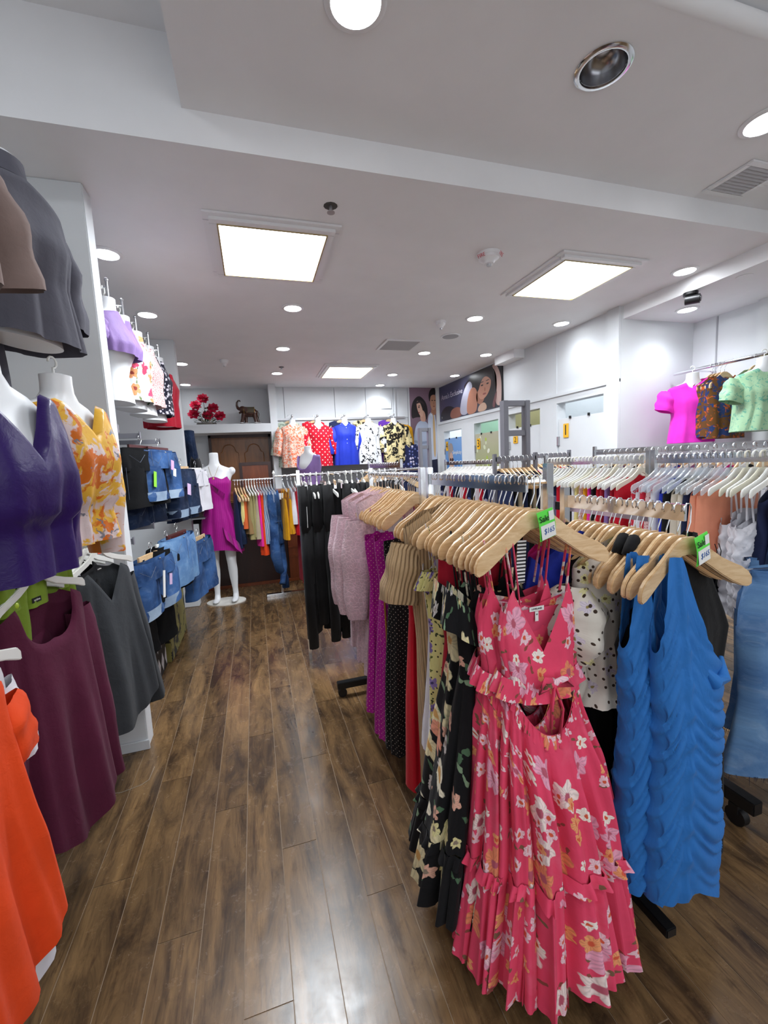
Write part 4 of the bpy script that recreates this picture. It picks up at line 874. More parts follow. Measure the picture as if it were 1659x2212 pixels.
long_top((-0.655, 2.05, 1.17), RX - .3, 'charcoal v neck long sleeve shirt overhanging the white partition', CHAR, .86, True, 72, sl=.68, lab=True, sh=.18, hw=.27, w2=.21)
for k in range(4): long_top((-0.72 - .05 * k, 1.48, 1.20), RX - .14, '%s dark shirt behind the maroon long sleeve shirt' % ORD[k].replace('nearest', 'first'), (MAROON, CHAR, BLACK, CHAR)[k], .84, False, 73 + k, group='shirts stacked behind the maroon one', sl=.5, hw=.2)
for k in range(3): long_top((-0.73 - .06 * k, 1.99, 1.20), RX - .14, '%s dark shirt behind the charcoal v neck shirt' % ORD[k].replace('nearest', 'first'), (BLACK, WHITEC, WHITEC)[k], .74, False, 80 + k, group='shirts stacked behind the charcoal one', sl=.45, hw=.2)
for k in range(12):
    flat_hanger('white', (-0.65 - .042 * k, 1.50 - .003 * k, 1.20), RX - (.28 if k == 0 else .14), '%s white plastic hanger in the maroon shirt stack, counted from the aisle' % ORD[k], 'white hangers in the maroon stack', k == 0)
for k in range(11):
    flat_hanger('white', (-0.655 - .042 * k, 2.045 - .005 * k, 1.17), RX - (.3 if k == 0 else .14), '%s white plastic hanger in the charcoal shirt stack, counted from the aisle' % ORD[k], 'white hangers in the charcoal stack', k == 0)
t = thing('short_sleeve_shirt', 'bright orange cap sleeve shirt at the lower left edge', 'shirt', (-0.56, 0.895, 1.17), RX - .1)
part('body', garment_mb([(0.08, .165, .02), (.25, .15, .035), (.45, .145, .05), (.8, .172, .07)], .775, sh=.165, neck=.08, fdrop=.08, fold=(6, .026), seed=90, slope=.085, z0=-.115, hemdip=.07, N=80), ORANGE, t, True)
for s in (-1, 1): part('sleeve', sleeve_mb(MB(), s, .165, -.19, .13, .16, .055, .05, .03, 91), ORANGE, t, True)
t = thing('short_sleeve_shirt', 'white shirt showing past the orange shirt hem', 'shirt', (-0.60, 0.97, 1.17), RX - .1)
part('body', garment_mb([(0.08, .165, .02), (.25, .16, .035), (.8, .19, .06)], .84, sh=.165, neck=.08, fold=(5, .02), seed=92, slope=.085, z0=-.115), WHITEC, t, True)
for s in (-1, 1): part('sleeve', sleeve_mb(MB(), s, .165, -.19, .18, .2, .05, .045, .03, 93), WHITEC, t, True)
flat_hanger('white', (-0.575, 0.94, 1.17), RX - .1, 'white plastic hanger inside the orange shirt', None)
faceout(XL, -0.56, 0.94, 1.175, 'black face-out arm holding the orange shirt, lower left edge', BLACKMETAL)
# grey turtleneck on a form, top left
form((-0.66, 1.64, 2.425), RX - .35, 'white neck form inside the grey turtleneck, top left', 'hanging forms of the near left bay')
t = formtop((-0.66, 1.64, 2.425), RX - .35, 'dark grey cropped turtleneck with wide short sleeves on a form', GREYK, L=.60, sleeve=dict(L=.30, ang=.02, r0=.085, r1=.085, d=.06), name='turtleneck_sweater', cat='sweater', fd=.0, bd=0, neck=.06, seed=95, hem=1.15)
part('collar', MB().rings([[(r_ * 1.05 * math.cos(a), r_ * math.sin(a), z_) for a in np.linspace(0, 2 * PI, 28, endpoint=False)] for r_, z_ in ((.066, -.145), (.058, -.125), (.056, -.085), (.058, -.07), (.064, -.075), (.067, -.11), (.072, -.13))], close=False), GREYK, t, True)
form((-0.62, 1.10, 2.33), RX - .3, 'white neck form mostly outside the left edge, taupe top on it', 'hanging forms of the near left bay')
formtop((-0.62, 1.10, 2.33), RX - .3, 'taupe knit top with wide sleeve at the far left edge', BROWNK, L=.50, sleeve=dict(L=.26, ang=.3, r0=.08, r1=.085, d=.06), name='knit_sweater', cat='sweater', fd=.03, seed=96)
for k in range(5):
    t = thing('trousers', '%s grey knit garment under the grey turtleneck, counted from the aisle' % ORD[k], 'trousers', (-0.78 - .05 * k, 1.62 + .05 * (k % 2), 2.15), RX, 'grey knits below the turtleneck')
    part('body', garment_mb([(0, .12, .02), (.45, .15, .03)], .46 + .03 * (k % 3), top='waist', z0=-.08, fdrop=0, bdrop=0, fold=(6, .02), seed=97 + k, N=40, R=10), (GREYK, BROWNK, GREYK, BLACK, GREYK)[k], t, True)
for k in range(7):
    flat_hanger('wood_round', (-0.78 - .05 * k, 1.62, 1.745), RX, '%s wooden hanger on the black arm above the yellow blouse, from the aisle' % ORD[k], 'wooden hangers above the yellow blouse')
for k in range(3):
    shoulder_dress('multi', (-0.80 - .07 * k, 1.60, 1.74), RX, '%s lime and orange printed blouse under the wooden hangers' % ORD[k].replace('nearest', 'first'), MULTI, .62, seed=103 + k, name='printed_blouse', cat='blouse', group='printed blouses behind the satin ones')
# purple and yellow satin blouses on forms
form((-0.60, 1.24, 1.77), RX - .30, 'white form wearing the purple satin blouse', 'hanging forms of the near left bay')
t = formtop((-0.60, 1.24, 1.77), RX - .30, 'deep purple satin wrap blouse with gathered waistband on a form', PURPLE, L=.61, vneck=True, fd=.20, sleeve=dict(L=.40, ang=-.04, r0=.055, r1=.045, d=.06, puff=.02), name='wrap_blouse', seed=110, fold=(5, .02), prof=[(.12, .18, .085), (.25, .185, .125), (.36, .18, .145), (.45, .178, .13), (.48, .15, .10), (.62, .15, .10)], neck=.10)
form((-0.61, 1.71, 1.80), RX - .30, 'white form wearing the yellow swirl blouse', 'hanging forms of the near left bay')
t = formtop((-0.61, 1.71, 1.80), RX - .30, 'yellow and orange swirl satin blouse with tied waist on a form', YELSAT, L=.62, vneck=True, fd=.15, sleeve=dict(L=.50, ang=-.04, r0=.05, r1=.03, d=.05, puff=.02), name='satin_blouse', seed=111, fold=(7, .02), prof=[(.12, .18, .085), (.25, .18, .125), (.34, .175, .14), (.48, .165, .11), (.51, .135, .09), (.62, .155, .10)], neck=.09)
for k, (y, z) in enumerate(((1.22, 1.62), (1.62, 1.52))):
    t = thing('shirt_sleeve_blouse', ('lime green buttoned blouse with cuff hanging under the purple blouse', 'lime green blouse mostly hidden behind the purple satin one')[k], 'blouse', (-0.70, y, z), RX)
    part('body', garment_mb([(0.08, .15, .02), (.2, .15, .03), (.6, .16, .04)], .50, sh=.15, fold=(5, .02), seed=112 + k), LIME, t, True)
    for s in (-1, 1): part('sleeve', sleeve_mb(MB(), s, .15, -.15, .40, .12, .05, .045, .03, 113 + k), LIME, t, True)
    part('cuff_button', MB().ellip((.16, -.05, -.56), (.009, .004, .009), 10, 5), plain('lime_button_%d' % k, '#b7d23e', .3), t)

# ================================================================== left wall, second bay
tops = [((-0.71, 2.78), LAV, 'lavender knotted crop top on a white form', dict(L=.36, fd=.12, vneck=True, sleeve=dict(L=.12, ang=.3, r0=.06, r1=.055, d=.05))),
        ((-0.71, 3.07), WROSE, 'white rose print cropped top with ruched waist', dict(L=.56, fd=.08, sleeve=dict(L=.16, ang=.2, r0=.065, r1=.055, d=.05))),
        ((-0.71, 3.38), PINKS, 'pink speckled peplum top with puff sleeve', dict(L=.54, fd=.07, sleeve=dict(L=.17, ang=.2, r0=.065, r1=.055, d=.055, puff=.02))),
        ((-0.71, 3.74), NAVYS, 'navy white print sleeveless top', dict(L=.56, fd=.08)),
        ((-0.71, 4.09), WINE, 'bright red cami top nearest the far partition', dict(L=.62, fd=.10, neck=.12))]
for k, ((x, y), m, lb, kw) in enumerate(tops):
    z = 2.43
    o = form((x, y, z), RX - .1, 'white form under the ' + lb.split(' top')[0].replace(' cropped', '').replace(' peplum', '') + ' top', 'hanging forms of the second left bay')
    o2 = formtop((x, y, z), RX - .1, lb, m, name='display_blouse', cat='blouse', seed=120 + k, **kw)
    for q in (o, o2): q.scale = (1.0, 1.12, 1.04)
    a = part('display_arm', MB().tube([(0, 0, -.02), (x - XL + .02, 0, -.02)], .006, 8).tube([(0, 0, -.075), (x - XL + .02, 0, -.075)], .004, 8), STEEL, wl, loc=(XL, y, z + .02))
    part('end_stop', MB().tube([(x - XL + .02, 0, -.09), (x - XL + .02, 0, .015)], .007, 8).ellip((x - XL + .02, 0, .018), (.011, .011, .011), 8, 6), STEEL, a)
def shorts_mb(w_, L, seed, legs=True, cuff=0.03, d=.035):
    r = random.Random(seed); m = garment_mb([(0, w_ * .78, d), (.12, w_, d * 1.2), (L, w_ * 1.03, d * 1.3)], L * (.5 if legs else 1), top='waist', z0=-.075, fdrop=.015, bdrop=0, fold=(7, .008), seed=seed, N=48, R=12)
    if legs:
        for s in (-1, 1):
            rr = []; uv = []
            for i in range(9):
                t = i / 8; z = -L * .46 - (L * .54) * t; hw = w_ * (.50 + .05 * t); cx_ = s * w_ * (.49 + .03 * t)
                fl = 1.0 + (.10 if (cuff and t > .8) else 0)
                rr.append([(cx_ + hw * fl * math.copysign(abs(math.cos(a)) ** .8, math.cos(a)) + .004 * math.sin(3 * a + t * 4 + seed), d * 1.25 * fl * math.sin(a) + .006 * math.sin(4 * a + 3 * t + s), z) for a in np.linspace(0, 2 * PI, 24, endpoint=False)])
            m.rings(rr, close=False)
    return m
def px_faceout(pxl, pxr, yt, yb, X, label, mat, name, cat, seed, kind='clip', legs=True, cuffm=None, group=None, tags=None, rotx=.22):
    a = atX(pxl, (yt + yb) / 2, X); b = atX(pxr, (yt + yb) / 2, X); yc = (a.y + b.y) / 2; px = (pxl + pxr) / 2
    zt = atX(px, yt, X).z; zb = atX(px, yb, X).z; w_ = min(.24, (b.y - a.y) / 2 / math.cos(rotx)); z = zt + .075
    t = thing(name, label, cat, (X, yc, z), RX - rotx, group); t.scale = (1.1, 1.25, 1.08)
    L = z - zb; part('body', shorts_mb(w_, L, seed, legs), mat, t, True)
    part('waistband', MB().rings([[(w_ * .80 * math.cos(q), .030 * math.sin(q), zz) for q in np.linspace(0, 2 * PI, 24, endpoint=False)] for zz in (-.072, -.105)], False), mat, t, True)
    sm_ = MB().tube([(0, -.048, -.09), (0, -.052, -.22)], .0009, 4)
    for s in (-1, 1): sm_.tube([(s * w_ * .85, -.030, -.115), (s * w_ * .6, -.050, -.155), (s * w_ * .35, -.050, -.112)], .0009, 4).tube([(s * w_ * .97, -.022, -.16), (s * w_ * 1.0, -.024, -L + .02)], .0009, 4)
    if 'denim' in label: part('seam_stitching', sm_, PC_SEAM, t); part('button', MB().ellip((.004, -.036, -.088), (.007, .004, .007), 8, 4), STEEL, t)
    if cuffm:
        for s in (-1, 1): part('cuff', MB().rings([[(s * w_ * .52 + w_ * f_ * math.cos(q), .05 * math.sin(q), zz) for q in np.linspace(0, 2 * PI, 24, endpoint=False)] for zz, f_ in ((-L - .004, .58), (-L + .05, .57))], False), cuffm, t, True)
    for tg in tags or ():
        col, x, zz, sx, sz = tg; part('swing_tag', MB().box(x - sx, x + sx, -.062, -.060, zz - sz, zz + sz), plain('tag_' + col.strip('#'), col, .6) if 'tag_' + col.strip('#') not in bpy.data.materials else bpy.data.materials['tag_' + col.strip('#')], t, False, rot=(0, .2, 0))
    hanger(kind, (X, yc, z), RX - rotx, 'clip hanger holding the ' + label.split(',')[0], 'clip hangers of the denim bay')
    return t
PC_SEAM = plain('seam_thread', '#5f6878', .8)
CUFF = denim('pale_cuff_denim', '#7f93ab', '#9db0c4', .3)
px_faceout(262, 345, 968, 1085, -.66, 'black denim shorts with a green swing tag', BLKDEN, 'denim_shorts', 'shorts', 130, 'clip_dark', tags=[('#8fe03a', .03, -.25, .016, .045)])
px_faceout(312, 372, 972, 1070, -.60, 'mid blue denim shorts with pink tag, upper row', DENIMM, 'denim_shorts', 'shorts', 131, 'clip_dark', cuffm=CUFF, tags=[('#d9a8d8', .05, -.16, .02, .03), ('#e9e9e6', .08, -.20, .02, .025)])
px_faceout(350, 424, 1012, 1110, -.55, 'dark blue cuffed shorts with lilac card, upper row', DENIMD, 'denim_shorts', 'shorts', 132, 'clip_wood', cuffm=CUFF, tags=[('#d6b9dd', -.02, -.23, .03, .04)])
px_faceout(405, 442, 1014, 1100, -.52, 'white denim shorts, upper row', WHITEC, 'denim_shorts', 'shorts', 133, 'clip_white')
px_faceout(425, 458, 1020, 1095, -.50, 'khaki twill shorts by the mannequin', KHAKI, 'twill_shorts', 'shorts', 134, 'clip')
px_faceout(270, 340, 1080, 1130, -.72, 'near black denim shorts behind the upper row hems', DENIMD, 'denim_shorts', 'shorts', 135, 'clip')
px_faceout(330, 432, 1092, 1128, -.62, 'near black denim shorts under the cuffed upper row', DENIMD, 'denim_shorts', 'shorts', 141, 'clip')
px_faceout(285, 368, 1200, 1322, -.60, 'blue rolled hem denim shorts with white tag, lower row', DENIMM, 'denim_shorts', 'shorts', 136, 'clip_wood', cuffm=CUFF, tags=[('#e9e9e6', .0, -.22, .012, .07), ('#d6b9dd', .08, -.2, .015, .03)])
px_faceout(330, 392, 1172, 1280, -.56, 'black capri trousers, lower row', BLKDEN, 'capri_trousers', 'trousers', 137, 'clip_white')
px_faceout(352, 412, 1155, 1262, -.52, 'light blue denim cargo skirt with drawstring, lower row', DENIML, 'denim_skirt', 'skirt', 138, 'clip_dark', legs=False)
px_faceout(385, 462, 1168, 1298, -.46, 'mid blue wide denim shorts nearest the mannequin, lower row', DENIMM, 'denim_shorts', 'shorts', 139, 'clip_wood')
px_faceout(300, 350, 1290, 1400, -.68, 'black shorts hanging lowest behind the rolled hem pair', BLKDEN, 'black_shorts', 'shorts', 140, 'clip')
for k, (y, z, l) in enumerate(((2.55, 1.66, 'upper row, nearest'), (3.0, 1.66, 'upper row, middle'), (3.6, 1.66, 'upper row, farthest'), (2.6, 1.06, 'lower row, nearest'), (3.1, 1.08, 'lower row, middle'), (3.7, 1.06, 'lower row, farthest'))):
    faceout(XL, -.66, y, z, 'grey metal face-out arm of the denim bay, ' + l, GREYMETAL)
for k in range(10): hanger('clip_white' if k % 3 else 'clip', (-.78 - .05 * k, 2.55 + .03 * (k % 2), 1.10 if k % 2 else 1.66), RX, '%s empty clip hanger on the denim bay arms, counted from the aisle' % ORD[k], 'empty clip hangers of the denim bay')
# low patterned boxes under the denim
DIA = NT('diamond_print'); u_ = DIA.uv(False); s_ = DIA.n('ShaderNodeSeparateXYZ'); DIA.L.new(u_, s_.inputs[0])
a_ = DIA.math('PINGPONG', DIA.math('MULTIPLY', s_.outputs[0], 9), .5); b_ = DIA.math('PINGPONG', DIA.math('MULTIPLY', s_.outputs[1], 6), .5)
DIA = DIA.out(DIA.mix(DIA.math('GREATER_THAN', DIA.math('ADD', a_, b_), .60), (.01, .01, .011), (.62, .6, .62)), .6)
for (ya, yb_, m, lb) in ((2.50, 3.35, DIA, 'low box with black and white diamond print under the denim'), (3.38, 4.1, mt('olive_box_print', '#8a8248', [('blotch', ['#1d1c18'], 7, .02, .55)]), 'low olive patterned box under the denim')):
    tag(link('storage_box', MB().box(-1.25, -.72 + .03 * (ya > 3), ya, yb_, .0, .42).mesh('storage_box', [m], False, .006)), lb, 'box')
# behind the far partition: jeans and a dark coat, a handbag
t = thing('hanging_jeans', 'dark blue jeans hanging past the far partition by the door', 'jeans', (-.70, 5.6, 1.95), RX); part('body', garment_mb([(0, .14, .05), (.5, .15, .06)], .50, top='waist', z0=-.06, fdrop=0, bdrop=0, fold=(5, .03), seed=150, N=40, R=14), DENIMD, t, True)
t = thing('hanging_coat', 'black coat hanging behind the mannequin shoulder', 'coat', (-.62, 5.25, 1.68), RX); part('body', garment_mb([(0.08, .13, .05), (.8, .17, .08)], .85, sh=.13, fold=(5, .03), seed=151, N=40, R=14), BLACK, t, True)
t = thing('handbag', 'taupe leather handbag behind the denim shorts', 'bag', (-.62, 4.62, .95)); BAG = plain('taupe_leather', '#4e4440', .5)
part('bag_body', MB().add([(-.10, -.05, 0), (.10, -.05, 0), (.10, .05, 0), (-.10, .05, 0), (-.07, -.02, .17), (.07, -.02, .17), (.07, .02, .17), (-.07, .02, .17)], [(0, 1, 2, 3), (4, 5, 6, 7), (0, 1, 5, 4), (1, 2, 6, 5), (2, 3, 7, 6), (3, 0, 4, 7)]), BAG, t, False, .012)
part('bag_handle', MB().tube([(.05 * math.cos(a), 0, .165 + .07 * math.sin(a)) for a in np.linspace(0, PI, 9)], .005, 6), BAG, t)
part('shelf_board', MB().box(-.2, .12, -.08, .08, -.016, -.001), STEEL, t, False)

# ================================================================== full mannequin
def mannequin():
    m = MB()
    def loft(rows, n=24): m.rings([[(cx_ + w_ * math.cos(a), cy_ + (d_ if math.sin(a) < 0 else d2) * math.sin(a), z) for a in np.linspace(0, 2 * PI, n, endpoint=False)] for z, cx_, cy_, w_, d_, d2 in rows])
    loft([(1.58, 0, .01, .046, .045, .045), (1.50, 0, .01, .046, .046, .046), (1.455, 0, .01, .056, .05, .05), (1.43, 0, .01, .11, .055, .055), (1.41, 0, .01, .165, .06, .06), (1.38, 0, .01, .185, .065, .065), (1.34, 0, .005, .172, .075, .07), (1.29, 0, 0, .150, .092, .075), (1.24, 0, 0, .142, .10, .075),
          (1.19, 0, 0, .132, .088, .07), (1.12, 0, 0, .118, .078, .066), (1.05, 0, 0, .112, .075, .066), (.98, 0, 0, .13, .082, .08), (.90, 0, 0, .158, .088, .10), (.84, 0, 0, .166, .088, .105), (.80, 0, 0, .16, .08, .095), (.77, 0, 0, .12, .06, .07)])
    for s, fx, fy in ((-1, -.03, .0), (1, .05, -.01)):
        loft([(.83, s * .085, 0, .085, .085, .09), (.74, s * .085, 0, .080, .078, .082), (.62, s * .082 + fx * .1, -.005, .066, .066, .066), (.52, s * .078 + fx * .2, -.01, .056, .056, .054), (.46, s * .076 + fx * .25, -.012, .051, .052, .046), (.41, s * .075 + fx * .3, -.008, .047, .048, .046), (.34, s * .073 + fx * .4, 0, .048, .044, .056), (.25, s * .07 + fx * .5, .005, .042, .038, .048), (.14, s * .07 + fx * .55, .01, .030, .028, .034), (.08, s * .07 + fx * .6, .01, .028, .030, .034), (.05, s * .07 + fx * .6, 0, .030, .045, .038), (.022, s * .07 + fx * .6, -.01, .032, .07, .04)], 18)
        x = s * .07 + fx * .6; m.ellip((x, -.06, .024), (.036, .085, .018), 14, 8)
        m.ellip((s * .168, .012, 1.385), (.038, .045, .042), 12, 8)
    me = m.mesh('mannequin_body', [PLASTIC], True); o = link('figure', me, None)
    md = o.modifiers.new('m', 'REMESH'); md.mode = 'VOXEL'; md.voxel_size = .0085; md.use_smooth_shade = True
    sm = o.modifiers.new('s', 'SMOOTH'); sm.factor = .5; sm.iterations = 5
    me2 = bpy.data.meshes.new_from_object(o.evaluated_get(bpy.context.evaluated_depsgraph_get())); bpy.data.objects.remove(o); me2.name = 'figure'
    me2.polygons.foreach_set('use_smooth', [True] * len(me2.polygons)); return me2
mp_ = atZ(490, 1300, 0)
t = thing('mannequin', 'headless white female mannequin on an oval base before the wooden counter', 'mannequin', (mp_.x, mp_.y, 0), -.12)
link('figure', mannequin(), t, (0, 0, .012))
part('base_plate', MB().add([(.20 * math.cos(a), .14 * math.sin(a), z) for z in (0, .012) for a in np.linspace(0, 2 * PI, 48, endpoint=False)], [tuple(range(48))[::-1], tuple(range(48, 96))] + [(k, (k + 1) % 48, 48 + (k + 1) % 48, 48 + k) for k in range(48)]), plain('cream_base', '#e6e3dc', .3), t)
NECK = MB().tube([(-.052, .0, 1.46), (-.048, -.045, 1.43), (-.02, -.085, 1.35), (0, -.098, 1.325), (.02, -.085, 1.35), (.048, -.045, 1.43), (.052, 0, 1.46)], .0016, 5)
nk = tag(link('necklace', NECK.ellip((0, -.10, 1.31), (.013, .004, .017), 10, 6).mesh('necklace', [plain('gold_chain', '#b79a6a', .3, .8)], True), None, (mp_.x, mp_.y, .012), (0, 0, -.12)), 'thin gold necklace with pendant on the magenta dress mannequin', 'necklace')
MAGD = mt('magenta_crepe', '#b3148f', [('stripe', ['#9a1080'], 55, .35, 0)], rough=.6)
t = thing('wrap_dress', 'magenta ruffled wrap mini dress on the full mannequin', 'dress', (mp_.x, mp_.y, 1.45), -.12)
part('body', garment_mb([(.08, .13, .085), (.17, .152, .115), (.26, .140, .10), (.36, .126, .092), (.44, .135, .10), (.56, .176, .118), (.75, .195, .13), (.88, .215, .145)], .86, top='bust', z0=-.13, fdrop=-.025, bdrop=.02, fold=(7, .012), seed=160, hemdip=-.05, N=96, R=34), MAGD, t, True)
part('neck_ruffle', MB().rings([[(x + o_ * .3, y_ - .012 + o_ * -.5, z_ + o_) for x, y_, z_ in zip(np.linspace(-.12, .10, 16), -.105 - .012 * np.sin(np.linspace(0, 9, 16)) , np.concatenate([np.linspace(-.12, -.30, 16)]))] for o_ in (.018, 0, -.03)], False), MAGD, t, True)
part('hem_ruffle', MB().rings([[(x + q * .03, y_ - q * .04, z_ - q * .11) for x, y_, z_ in zip(np.linspace(.05, .20, 14), -.13 - .014 * np.sin(np.linspace(0, 12, 14)), np.linspace(-.62, -.80, 14))] for q in (0, .5, 1)], False), MAGD, t, True)
straps(t, MAGD, (-.10, .10), -.055, -.15, .003, .07)

# ================================================================== wooden counter and the small rack in front of it
t = thing('wooden_counter', 'dark wood counter behind the mannequin and small clothes rail', 'counter', (0, 5.32, 0))
part('front_panel', MB().box(-.66, .33, .0, .04, 0, 1.02), DARKWOOD, t, False, .004); part('side_panel', MB().box(.33, .78, -.02, .04, 0, 1.1), MIDWOOD, t, False, .004)
part('plinth', MB().box(-.66, .80, -.03, .0, 0, .035), MIDWOOD, t, False, .003); part('top', MB().box(-.68, .84, -.04, .5, 1.10, 1.13), MIDWOOD, t, False, .004)
for z in (.30, .42, .86, 1.0): part('moulding', MB().box(.33, .78, -.032, -.02, z, z + .022), MIDWOOD, t, False, .003)
t = thing('wooden_chair', 'wooden framed panel standing on the counter before the door', 'chair back', (0, 5.60, 1.131))
part('frame', MB().box(-.19, -.155, -.015, .015, 0, .36).box(.155, .19, -.015, .015, 0, .36).box(-.155, .155, -.015, .015, .32, .36).box(-.155, .155, -.015, .015, 0, .04), DARKWOOD, t, False, .003); t.location.x = .02
part('panel', MB().box(-.155, .155, -.006, .006, .04, .32), MIDWOOD, t, False)
t = thing('rail_stand', 'chrome T stand with two low rails in front of the counter', 'clothes rack', (.20, 4.75, 0))
part('post', MB().tube([(0, 0, .02), (0, 0, 1.33)], .013, 12), CHROME, t); part('foot', MB().box(-.17, .30, -.03, .03, 0, .03), CHROME, t, False, .004)
part('rail', MB().tube([(-.42, 0, 1.295), (0, 0, 1.295)], .009, 10), CHROME, t); part('rail', MB().tube([(0.0, 0, 1.315), (.62, 0, 1.315)], .009, 10), CHROME, t)
part('finial', MB().lathe([(.006, 1.33), (.016, 1.35), (.008, 1.368), (.002, 1.38)], 12), WHITEPL, t)
def simple_top(loc, rot, label, mat, L, seed, strapz=False, w_=.15, group=None, cat='top', name='hanging_blouse', d=.02, fold=(5, .014), N=36, R=12, hang=None):
    if strapz: pr_ = [(0, w_, d * .6), (.3, w_, d), (L, w_ * 1.05, d * 1.6)]; m = garment_mb(pr_, L, top='bust', z0=-.20, fdrop=.04, bdrop=.02, fold=fold, seed=seed, N=N, R=R)
    else: pr_ = [(0.08, w_, d * .8), (.3, w_ * .95, d * 1.4), (L, w_, d * 2)]; m = garment_mb(pr_, L, sh=w_, neck=.065, fold=fold, seed=seed, N=N, R=R)
    t = thing(name, label, cat, loc, rot, group); part('body', m, mat, t, True)
    if strapz: straps(t, mat, (-w_ * .6, w_ * .6), -.12, -.22, .003)
    return t
items = [(NAVY, .70, 'navy'), (DENIMD, .66, 'dark denim'), (YELC, .46, 'pale yellow'), (CORAL, .50, 'coral orange'), (TANC, .56, 'tan'), (OLIVE, .62, 'olive'), (OLIVE, .60, 'light olive striped'), (KHAKI, .62, 'khaki'), (HOT, .70, 'hot pink'), (ORANGE, .8, 'orange'), (BLUEST, .68, 'pale blue grey striped'), (BLUEST, .66, 'blue grey striped'), (BLUEST, .70, 'blue grey striped long'), (BLUEST, .64, 'faded blue striped')]
for k, (m, L, nm) in enumerate(items):
    x = -.205 + .028 * k; simple_top((x, 4.74, 1.29), RX + .1, '%s top on the small rail by the mannequin, %s from the left' % (nm, ORD[k].replace('nearest', 'first')), m, L, 170 + k, w_=.13, group='tops on the small rail')
    hanger('wood_round' if k < 4 else ('white' if k < 8 else 'clear'), (x + .002, 4.74, 1.30), RX + .1, '%s hanger from the left on the small rail by the mannequin' % ORD[k].replace('nearest', 'first'), 'hangers on the small rail')
t = thing('denim_jumpsuit', 'blue denim jumpsuit with knotted legs at the end of the small rail', 'jumpsuit', (.175, 4.70, 1.29), RX - .45)
m = garment_mb([(0.08, .12, .03), (.3, .12, .045), (.45, .10, .05), (.75, .11, .06)], .70, sh=.11, neck=.06, fold=(5, .015), seed=190, N=40, R=14)
m.tube([(-.05, 0, -.62), (-.07, -.01, -.82), (-.04, -.03, -.98), (.02, -.04, -1.02), (.05, -.05, -1.10), (.04, -.05, -1.20)], [.06, .055, .045, .035, .035, .04], 12).tube([(.05, 0, -.62), (.07, -.01, -.8), (.06, -.03, -.96), (.0, -.055, -1.02), (-.05, -.06, -1.1), (-.07, -.06, -1.13)], [.055, .05, .045, .035, .03, .035], 12)
part('body', m, DENIMM, t, True); part('waist_tie', MB().tube([(-.10, -.055, -.45), (0, -.07, -.46), (.02, -.075, -.55)], .008, 6, flat=.5), DENIMM, t)
for k, (x, m, L, nm) in enumerate(((.285, MUST, .66, 'mustard yellow ribbed dress'), (.335, MUST, .6, 'mustard yellow top'), (.375, WHITEC, .5, 'white lace top'), (.415, RED, .62, 'red sleeveless top'), (.45, WINE, 1.15, 'long dark red dress'), (.485, WHITEC, 1.0, 'long white shirt dress'), (.525, LILST, 1.0, 'pale lilac white shirt'), (.56, BLACK, .8, 'black top'))):
    simple_top((x, 4.70, 1.30), RX + .05, '%s on the chrome T stand rail' % nm, m, L, 191 + k, w_=.15, group=None, strapz=k < 2)
    hanger(('clear', 'clear', 'clear', 'white', 'white', 'white', 'wood_round', 'clear')[k], (x, 4.70, 1.32), RX + .05, 'hanger carrying the %s on the T stand' % nm, 'hangers on the T stand rail')

# ================================================================== rack of black trousers
YD, ZD = 3.02, 1.355
rail_rack('chrome rail of black trousers beside the lilac dresses', 'd', .24, YD, 1.25, YD, ZD, posts=((0, .05),), plate=False, legs_at=())
def trousers_mb(seed, L=1.2):
    r = random.Random(seed); m = MB(); w_ = .135; q_ = 1.9
    rr = []
    def ring(cx_, w1, d1, z, ph): return [(cx_ + w1 * math.cos(a), q_ * d1 * math.sin(a) + .006 * math.sin(3 * a + ph + z * 5), z) for a in np.linspace(0, 2 * PI, 16, endpoint=False)]
    m.rings([ring(0, w_, .017, -.085, 0), ring(0, w_ * 1.05, .02, -.2, 0), ring(0, w_ * 1.1, .024, -.33, 1), ring(0, w_ * 1.05, .02, -.40, 1)], True)
    for s in (-1, 1):
        L2 = L - r.uniform(0, .08); sh = r.uniform(-.015, .015)
        m.rings([ring(s * .068, .072, .02, -.36, s), ring(s * .072, .066, .020, -.6, s), ring(s * .07 + sh, .062, .018, -.85, s + seed), ring(s * .068 + sh, .064, .02, -L2, s)], True)
    return m
pos = [.335 + .042 * k for k in range(17)]
for k, x in enumerate(pos):
    t = thing('trousers', 'black trousers on the chrome rail, %s from the left' % ORD[k].replace('nearest', 'first'), 'trousers', (x, YD + rnd.uniform(-.03, .03), ZD), RX - .35 + rnd.uniform(-.2, .1), 'black trousers on the rail')
    part('body', trousers_mb(200 + k, 1.17 + rnd.uniform(-.07, .05)), BLACKCLOTH, t, True)
    if k == 0: part('swing_tag', MB().box(-.007, .007, -.026, -.025, -.36, -.22), PAPER, t, False, rot=(0, .1, 0), loc=(-.12, 0, 0))
    hanger(('clip_white', 'white', 'white', 'clip', 'white', 'clip_wood')[k % 6], (x, YD, ZD + .0), RX + rnd.uniform(-.2, .1), 'hanger holding the %s black trousers from the left' % ORD[k].replace('nearest', 'first'), 'hangers on the trouser rail')

